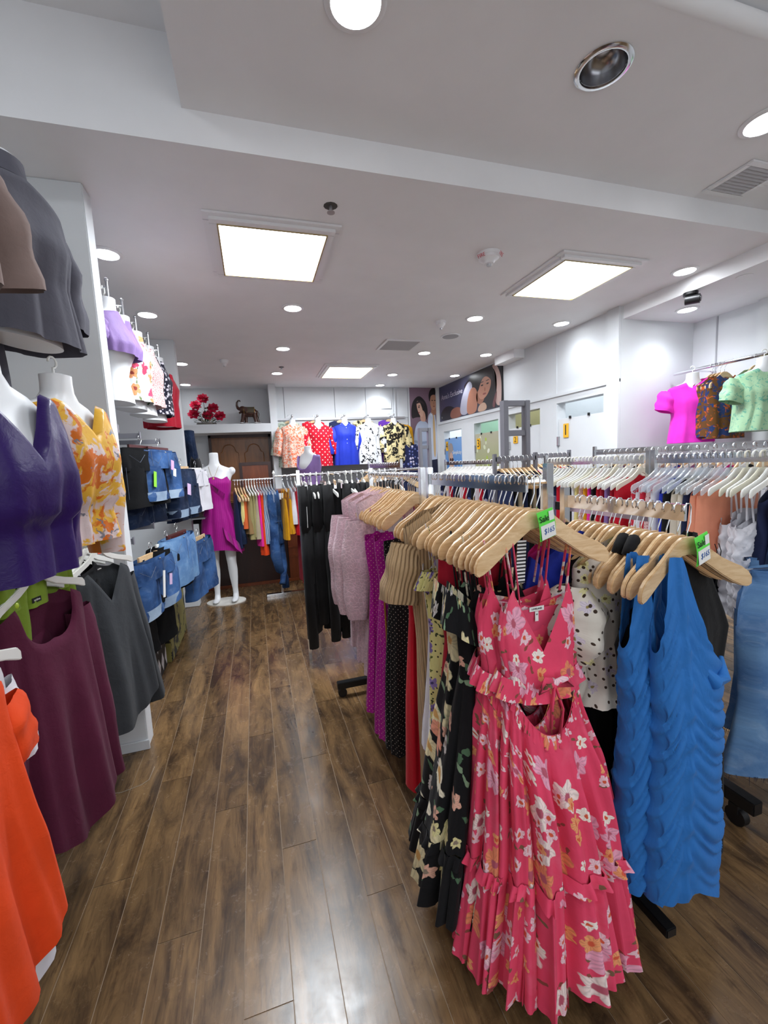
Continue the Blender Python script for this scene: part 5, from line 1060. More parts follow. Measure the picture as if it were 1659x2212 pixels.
# ================================================================== back wall blouses
bl = [(631, ORST, 'orange and white striped button blouse', dict(collar=ORST)), (686, REDDOT, 'red blouse with pearl dots and notched neck', dict(vneck=True, fd=.10)), (744, ROYAL, 'royal blue collared button blouse', dict(collar=ROYAL, buttons=(7, .062, PLASTIC))), (795, WBLK, 'white blouse with black brush strokes', dict(collar=WBLK)), (850, CRBLK, 'cream blouse with black leaf print', dict(collar=CRBLK))]
for k, (px, m, lb, kw) in enumerate(bl):
    p = atY(px, 905, 6.92); x, z = p.x, 2.20
    form((x, 6.92, z), 0.0, 'white form under the ' + lb, 'hanging forms on the back wall')
    formtop((x, 6.92, z), 0.0, lb + ' on the back wall', m, L=.80, name='button_blouse', cat='blouse', seed=210 + k, sleeve=dict(L=.42, ang=.24, r0=.07, r1=.06, d=.06, puff=.01), fold=(7, .016), wmul=1.18, **({'fd': .05} | kw))
    a = part('display_arm', MB().tube([(0, 0, -.008), (0, -.30, -.008)], .007, 8), STEEL, wb, loc=(x, YB - .035, z)); part('end_stop', MB().ellip((0, -.30, 0), (.016, .012, .022), 10, 6), STEEL, a)
    m2 = (mt('sage_print', '#b9c2b2', [('blotch', ['#7e9080'], 20, .04, .55)]), REDDOT, NAVY, CRBLK, VIOLET)[k]
    t = thing('button_blouse', ('sage green print', 'second red pearl dot', 'black navy', 'cream black printed second', 'violet')[k] + ' blouse behind the %s' % ('orange striped one', 'red one', 'royal blue one', 'white one', 'cream leaf one')[k], 'blouse', (x - .06, 7.02, z + .03), .05)
    part('body', garment_mb([(0.1, .18, .03), (.3, .19, .06), (.8, .2, .07)], .82, sh=.18, fold=(6, .02), seed=220 + k, slope=.06, N=40, R=14), m2, t, True)
    for s in (-1, 1): part('sleeve', sleeve_mb(MB(), s, .18, -.15, .44, .2, .065, .055, .04, 221 + k, n=14, rows=8), m2, t, True)
    hanger('wood_round', (x - .05, 7.01, z + .02), 0, 'wooden hanger behind the %s' % lb, 'wooden hangers on the back wall')
t = thing('hanging_blouse', 'navy floral blouse low at the right end of the back wall', 'top', (2.58, 6.9, 1.82), .0); part('body', garment_mb([(0.08, .19, .05), (.6, .22, .08)], .62, sh=.19, seed=230, N=40, R=12), NAVYF, t, True)
t = thing('hanging_blouse', 'mustard yellow blouse behind the cream leaf print one', 'top', (2.52, 7.1, 2.17), .0); part('body', garment_mb([(0.08, .19, .04), (.8, .22, .06)], .8, sh=.19, seed=231, N=40, R=12), MUST, t, True)
p = atY(668, 1010, 5.6); form((p.x, 5.6, p.z + .33), -1.0, 'white form with lilac strap standing over the trouser rail', 'loose forms'); 
formtop((p.x, 5.6, p.z + .33), -1.0, 'lilac top on the white form over the trouser rail', LAV, L=.60, fd=.22, neck=.15, name='display_blouse', cat='blouse', seed=232)

# ================================================================== roses and elephant on the shelf
p = atY(446, 912, 7.10); bx = p.x; t = thing('rose_arrangement', 'artificial red rose arrangement in a low pot on the white shelf', 'flowers', (bx, 7.12, 2.106)); LEAF = plain('leaf_green', '#26402a', .5); ROSE = plain('rose_red', '#cc1a46', .55); POT = plain('pot_grey', '#6a6660', .5)
part('pot', MB().lathe([(.13, 0), (.145, .012), (.14, .03), (.001, .032)], 24), POT, t)
heads = [(-.02, .40), (-.13, .30), (.11, .26), (-.17, .17), (.03, .15), (.20, .14)]
st = MB()
for x, z in heads: st.tube([(x * .2, 0, .02), (x * .6, 0, z * .5), (x, -.01, z - .02)], .004, 5)
part('stems', st, LEAF, t)
for k, (x, z) in enumerate(heads):
    m = MB(); r = random.Random(k)
    for lay, (rr_, n_, tilt) in enumerate(((.012, 3, .05), (.03, 5, .3), (.05, 6, .6), (.07, 8, .95), (.05, 7, 1.5), (.04, 6, 1.9))):
        for q in range(n_):
            a = 2 * PI * q / n_ + lay + r.random() * .3; d_ = Vector((math.cos(a), math.sin(a), 0)); u = d_.cross(Vector((0, 0, 1))); up = Vector((0, 0, 1)) * math.cos(tilt) + d_ * math.sin(tilt)
            up0 = up; Rr = Matrix.Rotation(.95, 3, 'X'); c0 = d_ * rr_ * .5; vs = [Rr @ v for v in [c0 - u * .012, c0 + u * .012, c0 + up * .035 + u * .028 + d_ * .004, c0 + up * .055 + d_ * .012, c0 + up * .035 - u * .028 + d_ * .004]]
            m.add([v * .98 + Vector((x, -.01, z - .01)) for v in vs], [(0, 1, 2, 3, 4)])
    part('rose', m, ROSE, t, True)
lm = MB(); r = random.Random(3)
for k in range(150):
    a = r.uniform(0, 6.28); rad = r.uniform(.02, .17); z = r.uniform(.03, .13) + (.13 - rad) * r.uniform(0, 2.0); c0 = Vector((rad * math.cos(a), rad * .6 * math.sin(a), max(.03, z))); d_ = Vector((math.cos(a), math.sin(a) * .6, r.uniform(-.4, .6))).normalized(); u = d_.cross(Vector((0, 0, 1))).normalized()
    lm.add([c0, c0 + d_ * .03 + u * .014, c0 + d_ * .06, c0 + d_ * .03 - u * .014], [(0, 1, 2, 3)])
o = part('leaves', lm, LEAF, t, False); o['kind'] = 'stuff'
fm = MB()
for k in range(26): a = r.uniform(0, 6.28); rad = r.uniform(.03, .12); fm.ellip((rad * math.cos(a), -.03 + rad * .5 * math.sin(a), .05 + r.uniform(0, .03)), (.008, .008, .007), 6, 4)
o = part('filler_buds', fm, plain('dried_buds', '#a9a68c', .8), t, True); o['kind'] = 'stuff'
p = atY(537, 912, 7.10); t = thing('elephant_figurine', 'carved brown elephant figurine with raised trunk and gold trim', 'figurine', (p.x, 7.12, 2.106), 0.0)
m = MB()
m.ellip((.03, 0, .185), (.115, .062, .075), 20, 12).ellip((-.075, 0, .225), (.055, .045, .058), 16, 10).ellip((.09, 0, .17), (.06, .055, .07), 14, 8)
m.tube([(-.11, 0, .235), (-.142, 0, .25), (-.155, 0, .29), (-.150, 0, .335), (-.128, 0, .365), (-.105, 0, .365), (-.10, 0, .345)], [.03, .023, .018, .015, .012, .010, .008], 12)
for x, y, sx in ((-.06, -.03, -.045), (-.035, .03, .0), (.095, -.03, .02), (.11, .03, .05)): m.tube([(x, y, .16), (x + sx * .5, y, .08), (x + sx, y, .018), (x + sx, y, 0.0)], [.036, .026, .024, .027], 12)
m.ellip((-.118, 0, .185), (.018, .012, .025), 10, 6)
me = m.mesh('elephant', [plain('carved_wood', '#3d1f14', .35)], True); o = link('tmp', me); md = o.modifiers.new('m', 'REMESH'); md.mode = 'VOXEL'; md.voxel_size = .004; s2 = o.modifiers.new('s', 'SMOOTH'); s2.iterations = 4
me2 = bpy.data.meshes.new_from_object(o.evaluated_get(bpy.context.evaluated_depsgraph_get())); bpy.data.objects.remove(o); me2.polygons.foreach_set('use_smooth', [True] * len(me2.polygons)); link('body', me2, t)
GOLDP = plain('gold_paint', '#a07a36', .4, .5); CLOTHG = plain('saddle_grey', '#4b4334', .6)
for s in (-1, 1):
    part('ear', MB().strip([(-.06, .25, .245), (-.045, .262, .20), (-.025, .262, .182), (-.005, .25, .195), (.002, .235, .22)], .006), plain('carved_wood_%d' % s, '#3d1f14', .4), t, loc=(0, s * .052, 0), rot=(s * -.2, 0, 0))
    part('tusk', MB().tube([(-.115, s * .022, .205), (-.14, s * .026, .19), (-.158, s * .026, .20)], [.006, .005, .002], 8), PLASTIC, t)
part('saddle_cloth', MB().rings([[(x, .068 * math.sin(a), .185 + .083 * math.cos(a)) for a in np.linspace(-1.7, 1.7, 13)] for x in (-.015, .04, .10)], False), CLOTHG, t, True)
for x in (-.015, .10): part('gold_trim', MB().tube([(x, .069 * math.sin(a), .185 + .084 * math.cos(a)) for a in np.linspace(-1.7, 1.7, 13)], .004, 6), GOLDP, t)
part('neck_band', MB().tube([(-.045 + .012 * math.sin(a), .056 * math.sin(a), .205 + .068 * math.cos(a)) for a in np.linspace(0, 2 * PI, 21)], .004, 6), GOLDP, t)
part('tail', MB().tube([(.145, 0, .21), (.168, 0, .16), (.155, 0, .09)], [.006, .005, .004], 8), plain('tail_wood', '#2c1710', .4), t)
for x in (-.105, -.035, .115, .16): part('anklet', MB().tube([(x + .029 * math.cos(a), (-.03 if x in (-.105, .115) else .03) + .029 * math.sin(a), .022) for a in np.linspace(0, 2 * PI, 13)], .004, 5), PLASTIC, t)

# ================================================================== racks on the right
XF = 1.92; ZF = 1.375
rail_rack('chrome rack rail in the right row carrying the white hangers', 'e', XF, 1.72, XF, 2.48, ZF, posts=((0, -.03), (1, .01)), legs_at=())
rail_rack('chrome rack rail at the right edge with clear and wooden hangers', 'f', XF, 1.02, XF, 1.66, ZF, posts=((1, .0),), legs_at=(), base=False)
rk = bpy.data.objects['clothes_rack.%03d' % (sum(o.name.startswith('clothes_rack') for o in bpy.data.objects) - 1)]; q_ = -rk.location
part('floor_bar', MB().box(1.60, 1.645, .955, 2.4, .085, .135), BLACKMETAL, rk, False, .003, loc=q_)
part('caster', MB().tube([(1.606, 1.02, .036), (1.634, 1.02, .036)], .035, 20).box(1.60, 1.64, 1.008, 1.04, .05, .084), BLACKMETAL, rk, loc=q_)
part('cross_bar', MB().box(1.60, 1.95, 1.64, 1.68, .085, .12), BLACKMETAL, rk, False, .003, loc=q_)
# far section: white plastic hangers
cols = [(RED, 'red'), (WINE, 'dark red'), (LAV, 'lilac ribbed'), (WINE, 'wine red'), (RED, 'bright red'), (BLACK, 'black'), (HOT, 'hot pink'), (MUST, 'mustard yellow'), (PINKS, 'dusty pink'), (YELC, 'pale yellow'), (WHITEC, 'white'), (BLACK, 'second black'), (WHITEC, 'second white'), (CREAMC, 'cream'), (RED, 'far red'), (NAVY, 'navy'), (WHITEC, 'third white'), (BLACK, 'third black'), (LILST, 'pale lilac'), (CREAMC, 'second cream')]
for k in range(24):
    y = 1.735 + .031 * k
    hanger('white' if k % 5 else 'cream', (XF + rnd.uniform(-.006, .006), y, ZF), rnd.uniform(-.03, .03), '%s white plastic hanger of the right row, from the near end' % ORD[k], 'white hangers of the right row')
    if k < 20:
        m, nm = cols[k]; simple_top((XF, y + .008, ZF), rnd.uniform(-.03, .03), '%s blouse on white hangers, %s from the near end' % (nm, ORD[k]), m, .62 + .05 * (k % 3), 300 + k, w_=.165, group='blouses under the white hangers of the right row', cat='blouse', name='hanging_blouse')
# near section: clear, white and wooden hangers with tops
fc = [(SALMON, 'salmon pink'), (SALMON, 'second salmon'), (NAVY, 'navy'), (CREAMC, 'cream'), (CREAMC, 'second cream'), (BLACK, 'black'), (ROYAL, 'royal blue'), (WHITEC, 'white'), (PINKS, 'pale pink'), (REDW, 'red and white patterned'), (WHITEC, 'off white'), (REDW, 'second red and white')]
for k in range(12):
    y = 1.30 + .030 * k; m, nm = fc[k]
    simple_top((XF, y + .006, ZF), rnd.uniform(-.05, .05), '%s jacket or blouse under the clear hangers' % nm if k in (3, 4) else '%s blouse under the clear hangers' % nm, m, (.50 if 'salmon' in nm else .66), 330 + k, w_=.175, group='tops under the clear hangers', cat='blouse', name='hanging_blouse', d=.03)
    hanger('clear', (XF, y, ZF), rnd.uniform(-.06, .06), '%s clear plastic hanger of the right row, from the near end' % ORD[k], 'clear hangers of the right row')
for k in range(6):
    y = 1.125 + .028 * k
    hanger(('white', 'white', 'cream', 'white', 'cream', 'white')[k], (XF, y, ZF), rnd.uniform(-.05, .05), '%s white hanger beside the clear ones at the right edge' % ORD[k], 'white hangers at the right edge')
def ruched(loc, rot, label, seed):
    t = thing('ruched_blouse', label, 'blouse', loc, rot, 'white ruched tops at the right edge'); m = MB(); N, R = 48, 46; V = []; U = []; r = random.Random(seed); p0 = r.uniform(0, 6)
    for i in range(R):
        tt = i / (R - 1)
        for a in np.linspace(0, 2 * PI, N, endpoint=False):
            z = -.26 - .40 * tt - .03 * math.cos(2 * a) * (1 - tt); wd = .135 + .012 * math.sin(5 * tt) ; f = .008 * math.sin(tt * 42 + 1.5 * math.sin(a * 2 + p0) + 3 * math.cos(a)) + .004 * math.sin(9 * a + p0)
            V.append(((wd + f * .4) * math.copysign(abs(math.cos(a)) ** .8, math.cos(a)), .035 * math.sin(a) + math.copysign(f, math.sin(a)), z)); U.append((a * .1, z))
    m.add(V, [(i * N + k, i * N + (k + 1) % N, (i + 1) * N + (k + 1) % N, (i + 1) * N + k) for i in range(R - 1) for k in range(N)], U)
    part('body', m, WHITEC, t, True)
    straps(t, WHITEC, (-.085, .085), -.145, -.27, .004)
for k, (x, y) in enumerate(((XF - .03, 1.16), (XF + .0, 1.20), (XF + .02, 1.25))): ruched((x, y, ZF), .1, ('white ruched strappy top nearest the jeans', 'white ruched strappy top, middle of three', 'white ruched strappy top beside the salmon blouse')[k], 350 + k)
for k in range(4):
    hanger('wood_round', (XF + .04, 1.03 + .024 * k, ZF - .02), rnd.uniform(-.05, .05), '%s wooden hanger at the right picture edge, above the jeans' % ORD[k], 'wooden hangers above the jeans')
    if k in (1, 3): simple_top((XF + .04, 1.035 + .024 * k, ZF - .02), 0, ('dark denim', 'navy')[k // 2] + ' jacket under the wooden hangers at the right edge', (DENIMD, NAVY)[k // 2], .42, 355 + k, w_=.17, cat='jacket', name='hanging_jacket', d=.03)
# flared light jeans
def flare_jeans(loc, rot, label, seed, L):
    t = thing('flared_jeans', label, 'jeans', loc, rot, 'light blue flared jeans at the right edge'); m = MB()
    def ring(cx_, w1, d1, z, ph): return [(cx_ + w1 * math.copysign(abs(math.cos(a)) ** .85, math.cos(a)), d1 * math.sin(a) + .007 * math.sin(3 * a + ph + z * 6), z) for a in np.linspace(0, 2 * PI, 28, endpoint=False)]
    m.rings([ring(0, w_, d_, z, 0) for w_, d_, z in ((.125, .045, 0), (.13, .05, -.05), (.15, .055, -.14), (.155, .05, -.22))], False)
    for s in (-1, 1): m.rings([ring(s * c_, w_, d_, z, s + seed) for c_, w_, d_, z in ((.075, .08, .05, -.20), (.078, .072, .045, -.34), (.08, .066, .04, -.46), (.085, .08, .045, -.60), (.09, .105, .05, -L))], False)
    part('body', m, DENIML, t, True)
    part('waistband', MB().rings([[((.127) * math.cos(a), .048 * math.sin(a), z) for a in np.linspace(0, 2 * PI, 28, endpoint=False)] for z in (.008, -.034)], False), DENIML, t, True)
    part('flap_pocket', MB().box(-.06, .0, -.062, -.056, -.23, -.17), DENIML, t, False, .002)
    fr = MB(); r = random.Random(seed)
    for s in (-1, 1):
        for k in range(60):
            a = r.uniform(0, 2 * PI); x = s * .09 + .104 * math.cos(a); y = .05 * math.sin(a); fr.add([(x, y, -L + .004), (x + .003, y, -L + .004), (x + r.uniform(-.006, .006), y + r.uniform(-.006, .006), -L - r.uniform(.012, .035))], [(0, 1, 2)])
    o = part('frayed_hem', fr, DENIMD, t, False); o['kind'] = 'stuff'
    return t
flare_jeans((1.74, .985, .965), -.25, 'light blue flared jeans with frayed hem, nearer of two at the right edge', 1, .74)
flare_jeans((1.90, 1.10, .97), -.2, 'light blue flared jeans cut by the right picture edge, farther of two', 3, .68)
hanger('clip', (1.74, .985, 1.035), -.25, 'clip hanger on the nearer light blue flared jeans', 'clip hangers of the flared jeans'); hanger('clip', (1.90, 1.10, 1.04), -.2, 'clip hanger on the farther light blue flared jeans', 'clip hangers of the flared jeans')
part('drop_arm', MB().tube([(1.92, 1.03, 1.34), (1.94, 1.02, 1.04), (1.745, .985, 1.04)], .006, 8).tube([(1.94, 1.02, 1.06), (1.88, 1.10, 1.06)], .006, 8), CHROME, rk, loc=q_)
# dark long clothes that fill the lower right behind the azure dress
for k in range(7):
    simple_top((1.45 + .02 * (k % 2), 1.32 + .07 * k, 1.16), rnd.uniform(-.1, .1), '%s dark dress in the gap behind the front right rack' % ORD[k], (BLACK, NAVY, BLACK, WINE, BLACK, BLKDOT, BLACK)[k], .95, 360 + k, w_=.15, group='dark dresses behind the front right rack', cat='dress', name='long_dress', d=.03)
rail_rack('low chrome rail of dark dresses behind the front right rack', 'g', 1.46, 1.28, 1.46, 1.82, 1.165, posts=((1, .02),), legs_at=(), base=True)
# tall rack behind
XH, ZH = 2.62, 1.425
rail_rack('tall chrome rail before the pink and mint blouses', 'h', XH, 1.55, XH, 2.80, ZH, posts=((1, 0),), legs_at=())
hc = [WHITEC, BLACK, NAVYF, HOT, BLACK, WHITEC, CORAL, LAV, REDDOT, ROYAL, BLACK, PINKS, MUST, WHITEC, REDW, BLACK, OLIVE, LAV, CREAMC, NAVY, BLUEST, TANC]
hn = ['white', 'black', 'navy floral', 'hot pink', 'second black', 'second white', 'coral', 'lavender', 'red dotted', 'royal blue', 'third black', 'pink speckled', 'mustard', 'third white', 'red and white', 'fourth black', 'olive', 'second lavender', 'cream', 'navy', 'blue striped', 'tan']
for k in range(22):
    y = 1.60 + .052 * k
    simple_top((XH, y + .01, ZH - .03), rnd.uniform(-.05, .05), '%s garment on the tall rail, %s from the near end' % (hn[k], ORD[k]), hc[k], .7, 380 + k, w_=.17, group='garments on the tall rail', cat='blouse', name='hanging_blouse')
    hanger('clear' if k % 2 else 'wood_round', (XH, y, ZH - .01), 0, '%s hanger on the tall rail, from the near end' % ORD[k], 'hangers on the tall rail')
# grey frames and low grey arms farther back
def grey_frame(x0, x1, y, top, label):
    t = thing('ladder_stand', label, 'clothes rack', ((x0 + x1) / 2, y, 0)); a = (x1 - x0) / 2; th = .036
    for s in (-1, 1): part('upright', MB().box(s * a - th / 2, s * a + th / 2, -.03, .03, 0, top), GREYMETAL, t, False, .003)
    for z in (top - .02, top - .23, .95, .5): part('crossbar', MB().box(-a + th / 2, a - th / 2, -.02, .02, z - .02, z + .02), GREYMETAL, t, False, .003)
    for z in (top - .14, top - .22): part('clip_stub', MB().box(a + .018, a + .028, -.012, .012, z, z + .012), STEEL, t, False, .002)
grey_frame(1.745, 1.925, 2.72, 1.80, 'tall grey open frame standing before fitting rooms two and three')
grey_frame(1.965, 2.085, 4.9, 1.80, 'smaller looking grey open frame farther back by the couple poster')
def grey_arm(x0, x1, y, z, label, n, cs, kk):
    t = thing('clothes_stand', label, 'clothes rack', ((x0 + x1) / 2, y, 0)); a = (x1 - x0) / 2
    part('rail', MB().box(-a, a, -.012, .012, z - .035, z - .001), GREYMETAL, t, False, .002)
    for s in (-1, 1): part('post', MB().box(s * a - .012, s * a + .012, -.012, .012, 0, z + .02), GREYMETAL, t, False, .002)
    for k in range(n):
        x = x0 + .04 + (x1 - x0 - .08) * k / (n - 1)
        hanger('wood_round', (x, y, z), RX, '%s wooden hanger on the low grey rail %s, from the left' % (ORD[k].replace('nearest', 'first'), label.split(' rail')[1].split(',')[0].strip()), 'hangers on ' + label.split(',')[0])
        simple_top((x, y, z), RX, '%s %s garment on the low grey rail %s' % (ORD[k].replace('nearest', 'first'), cs[k % len(cs)][1], label.split(' rail')[1].split(',')[0].strip()), cs[k % len(cs)][0], .75, kk + k, w_=.16, group='clothes on ' + label.split(',')[0], cat='blouse', name='hanging_blouse')
grey_arm(1.60, 1.93, 2.62, 1.405, 'low grey rail behind the centre rack, left of two', 8, [(NAVY, 'navy'), (BLACK, 'black'), (KHAKI, 'khaki')], 410)
grey_arm(2.07, 2.50, 2.95, 1.415, 'low grey rail before fitting room one, right of two', 9, [(RED, 'red'), (WHITEC, 'white'), (NAVY, 'navy')], 420)
rail_rack('chrome rail farther back behind the centre rack', 'k', 1.15, 3.3, 1.15, 4.3, 1.40, posts=((0, 0), (1, 0)), legs_at=())
rail_rack('second chrome rail by the far fitting rooms', 'k', 2.3, 3.6, 2.3, 4.9, 1.38, posts=((0, 0), (1, 0)), legs_at=())
for k in range(14):
    simple_top((1.15, 3.36 + .066 * k, 1.37), 0, '%s garment on the rail behind the centre rack, %s' % (('navy', 'black', 'grey', 'white')[k % 4], ORD[k]), (NAVY, BLACK, CHAR, WHITEC)[k % 4], .8, 440 + k, group='garments on the rail behind the centre rack', cat='blouse', name='hanging_blouse')
    hanger('wood_round', (1.15, 3.35 + .066 * k, 1.40), 0, '%s hanger on the rail behind the centre rack' % ORD[k], 'hangers on the rail behind the centre rack')
for k in range(14):
    simple_top((2.3, 3.66 + .085 * k, 1.35), 0, '%s garment on the rail by the fitting rooms, %s' % (('black', 'navy floral', 'red', 'white')[k % 4], ORD[k]), (BLACK, NAVYF, RED, WHITEC)[k % 4], .8, 460 + k, group='garments on the rail by the fitting rooms', cat='blouse', name='hanging_blouse')
    hanger('white', (2.3, 3.65 + .085 * k, 1.38), 0, '%s hanger on the rail by the fitting rooms' % ORD[k], 'hangers on the rail by the fitting rooms')

# right wall rail with pink and mint blouses
XG, ZG = 3.86, 2.11
t = thing('wall_rail', 'chrome wall rail over the pink and mint blouses', 'clothes rail', (XG, 2.2, ZG)); part('rail', MB().tube([(0, -1.2, -.012), (0, .95, -.012)], .014, 12), CHROME, t)
for y in (-.9, .8): part('bracket', MB().tube([(0, y, -.012), (.29, y, -.012)], .008, 8), CHROME, t)
form((XG - .12, 2.88, ZG - .0), -.45, 'white form under the neon pink blouse', 'forms on the right wall rail')
formtop((XG - .12, 2.88, ZG - .0), -.45, 'neon pink short sleeve blouse on a white form by the right wall', HOTR, L=.66, fd=.07, sleeve=dict(L=.17, ang=.3, r0=.085, r1=.075, d=.05), seed=500, hem=1.05)
form((XG - .12, 2.33, ZG - .0), -.4, 'white form under the mint blouse', 'forms on the right wall rail')
formtop((XG - .12, 2.33, ZG - .0), -.4, 'mint green streaked short sleeve blouse on a white form, right edge', MINT, L=.60, fd=.05, sleeve=dict(L=.17, ang=.3, r0=.085, r1=.075, d=.05), seed=501, hem=1.2)
for k in range(4):
    m = (HOTR, BROWNP, BROWNP, BROWNP, NAVYF, BROWNP)[k]
    simple_top((XG + .0, 2.80 - .035 * k, ZG), -.1, '%s garment behind the neon pink blouse' % ('second neon pink', 'brown printed', 'second brown printed', 'rust printed', 'navy floral', 'brown and blue printed')[k], m, .58 + .02 * k, 505 + k, w_=.19, cat='blouse', name='hanging_blouse', d=.04)
    hanger('wood_round', (XG, 2.80 - .035 * k, ZG), -.1, '%s wooden hanger behind the neon pink blouse' % ORD[k], 'wooden hangers on the right wall rail')
simple_top((XG + .0, 2.46, ZG), -.1, 'second mint blouse behind the one on the form', MINT, .6, 520, w_=.2, cat='blouse', name='hanging_blouse', d=.04); hanger('wood_round', (XG, 2.46, ZG), -.1, 'wooden hanger behind the mint blouse', 'wooden hangers on the right wall rail')

# ================================================================== number signs and posters
YSIGN = plain('sign_yellow', '#f0b41a', .5)
def number_sign(px, py, n, label, w_=.075, h_=.15, x=XR + .0145):
    p = atX(px, py, XR + .015); t = thing('number_sign', label, 'sign', (XR + .014, p.y, p.z)); t.rotation_euler = (0, 0, -RX)
    part('plate', MB().box(-w_ / 2, w_ / 2, -.006, 0, -h_ / 2, h_ / 2), YSIGN, t, False); text('lettering', n, h_ * 1.05, BLACKP, t, (0, -.0068, 0))
number_sign(1223, 930, '1', 'yellow sign with black 1 on the nearest fitting room door')
number_sign(1114, 950, '2', 'yellow sign with black 2 on the second fitting room door', .09, .09)
def poster(label, origin, rotz, W, Hh, bg):
    t = thing('wall_poster', label, 'poster', origin, rotz); part('sheet', MB().box(0, W, 0, .004, 0, Hh), bg, t, False); t['n'] = 0; return t
PC = {}
def pcol(h):
    if h not in PC: PC[h] = plain('print_' + h.strip('#'), h, .35)
    return PC[h]
def smoothpoly(P, it=2):
    for _ in range(it):
        Q = []
        for i in range(len(P)):
            a = P[i]; b = P[(i + 1) % len(P)]; Q += [(a[0] * .75 + b[0] * .25, a[1] * .75 + b[1] * .25), (a[0] * .25 + b[0] * .75, a[1] * .25 + b[1] * .75)]
        P = Q
    return P
def shp(t, name, P, col, W, Hh, lay, sm=2):
    P = [(max(0, min(1, x)) * W, max(0, min(1, y)) * Hh) for x, y in (smoothpoly(P, sm) if sm else P)]
    bm = bmesh.new(); vs = [bm.verts.new((x, -.0006 * lay, z)) for x, z in P]; f = bm.faces.new(vs); bmesh.ops.triangulate(bm, faces=[f]); me = bpy.data.meshes.new(name); bm.to_mesh(me); bm.free(); me.materials.append(pcol(col)); link(name, me, t)
def ell(cx_, cy_, a, b, rot=0, n=16): return [(cx_ + a * math.cos(q) * math.cos(rot) - b * math.sin(q) * math.sin(rot), cy_ + a * math.cos(q) * math.sin(rot) + b * math.sin(q) * math.cos(rot)) for q in np.linspace(0, 2 * PI, n, endpoint=False)]
def gradm(name, a, b, ax=2, lo=0., hi=1.):
    n = NT(name); s_ = n.n('ShaderNodeSeparateXYZ'); n.L.new(n.obj(), s_.inputs[0]); return n.out(n.mix(n.ramp(s_.outputs[ax], lo, hi), srgb(a), srgb(b)), .3)
# couple on the back wall
W, Hh = .50, 1.72; t = poster('tall poster of a dark haired woman and a man in a tie, back wall', (2.735, YB - .006, .98), 0, W, Hh, gradm('mauve_backdrop', '#3a2c30', '#8b6f80', 2, .6, 1.5))
S = lambda n_, P, c, l, sm=2: shp(t, n_, P, c, W, Hh, l, sm)
S('printed_hair', [(.04, .78), (.12, .87), (.35, .925), (.55, .88), (.66, .82), (.68, .72), (.60, .66), (.45, .70), (.2, .70), (.05, .68)], '#1c1416', 1)
S('printed_dress', [(.08, .0), (.08, .42), (.15, .58), (.30, .66), (.55, .665), (.70, .62), (.74, .4), (.72, .0)], '#aab4c8', 2)
S('printed_dress_fold', [(.10, .47), (.4, .445), (.72, .46), (.71, .435), (.4, .42), (.10, .44)], '#8a94aa', 3)
S('printed_neck', [(.36, .67), (.40, .78), (.56, .76), (.60, .665), (.5, .65)], '#c79a86', 3)
S('printed_face', ell(.37, .785, .13, .062, -.5), '#d6ab96', 4); S('printed_eye', ell(.34, .80, .03, .006), '#2a1a18', 5); S('printed_brow', ell(.35, .815, .045, .004, .05), '#2a1a18', 5); S('printed_lips', ell(.33, .748, .03, .007), '#a04a4a', 5); S('printed_hairline', [(.20, .83), (.3, .87), (.5, .87), (.58, .80), (.5, .84), (.36, .848), (.26, .835)], '#3a2a2c', 5)
S('printed_shirt', [(.68, .12), (.68, .5), (.66, .70), (.78, .75), (1, .76), (1, .12)], '#c3cbdc', 3); S('printed_trousers', [(.66, .0), (.68, .25), (1, .26), (1, .0)], '#191c38', 4, 0)
S('printed_mans_neck', [(.80, .73), (.82, .80), (1, .80), (1, .73), (.9, .715)], '#a87860', 4); S('printed_mans_face', ell(.90, .855, .125, .085), '#c08e72', 5); S('printed_mans_hair', [(.74, .86), (.72, .93), (.80, .985), (.95, 1.0), (1.0, .98), (1.0, .925), (.88, .93), (.79, .91), (.77, .86)], '#171214', 6)
S('printed_mans_eyes', ell(.86, .87, .03, .005), '#2a1a18', 6); S('printed_mans_eyes', ell(.96, .87, .03, .005), '#2a1a18', 6); S('printed_mans_mouth', ell(.92, .81, .04, .005), '#8a4a40', 6); S('printed_nose', ell(.915, .84, .015, .014), '#a97860', 6)
S('printed_tie', [(.86, .725), (.93, .725), (.95, .4), (.92, .275), (.87, .29), (.85, .4)], '#c9a878', 5, 1); S('printed_collar', [(.76, .73), (.86, .735), (.80, .70)], '#dfe4ee', 5, 0)
# wide poster on the right wall, runs from far (left) to near (right)
p0, p1 = 7.16, 5.115; W, Hh = p0 - p1, .60
t = poster("wide poster lettered Anna's Exclusive with a reclining dark haired woman", (XR - .006, p0, 2.085), -RX, W, Hh, gradm('navy_backdrop', '#4a4a68', '#23232f', 0, .2, 1.9))
S = lambda n_, P, c, l, sm=2: shp(t, n_, P, c, W, Hh, l, sm)
S('printed_jeans', [(.02, .0), (.02, .25), (.12, .40), (.24, .36), (.34, .2), (.36, .0)], '#262530', 1); S('printed_hips', [(.20, .0), (.22, .25), (.34, .30), (.42, .2), (.42, .0)], '#8a5a4c', 2)
S('printed_hair', [(.44, .74), (.52, .86), (.62, .99), (.78, 1.0), (.92, .9), (.97, .55), (.95, .1), (.82, .0), (.74, .1), (.66, .3), (.55, .5)], '#1d1316', 2)
S('printed_top', [(.38, .05), (.40, .38), (.47, .70), (.55, .86), (.60, .7), (.55, .4), (.52, .0)], '#a9a8b8', 3); S('printed_arm', [(.50, .0), (.50, .3), (.55, .62), (.62, .66), (.67, .5), (.66, .1), (.62, .0)], '#b0775f', 4)
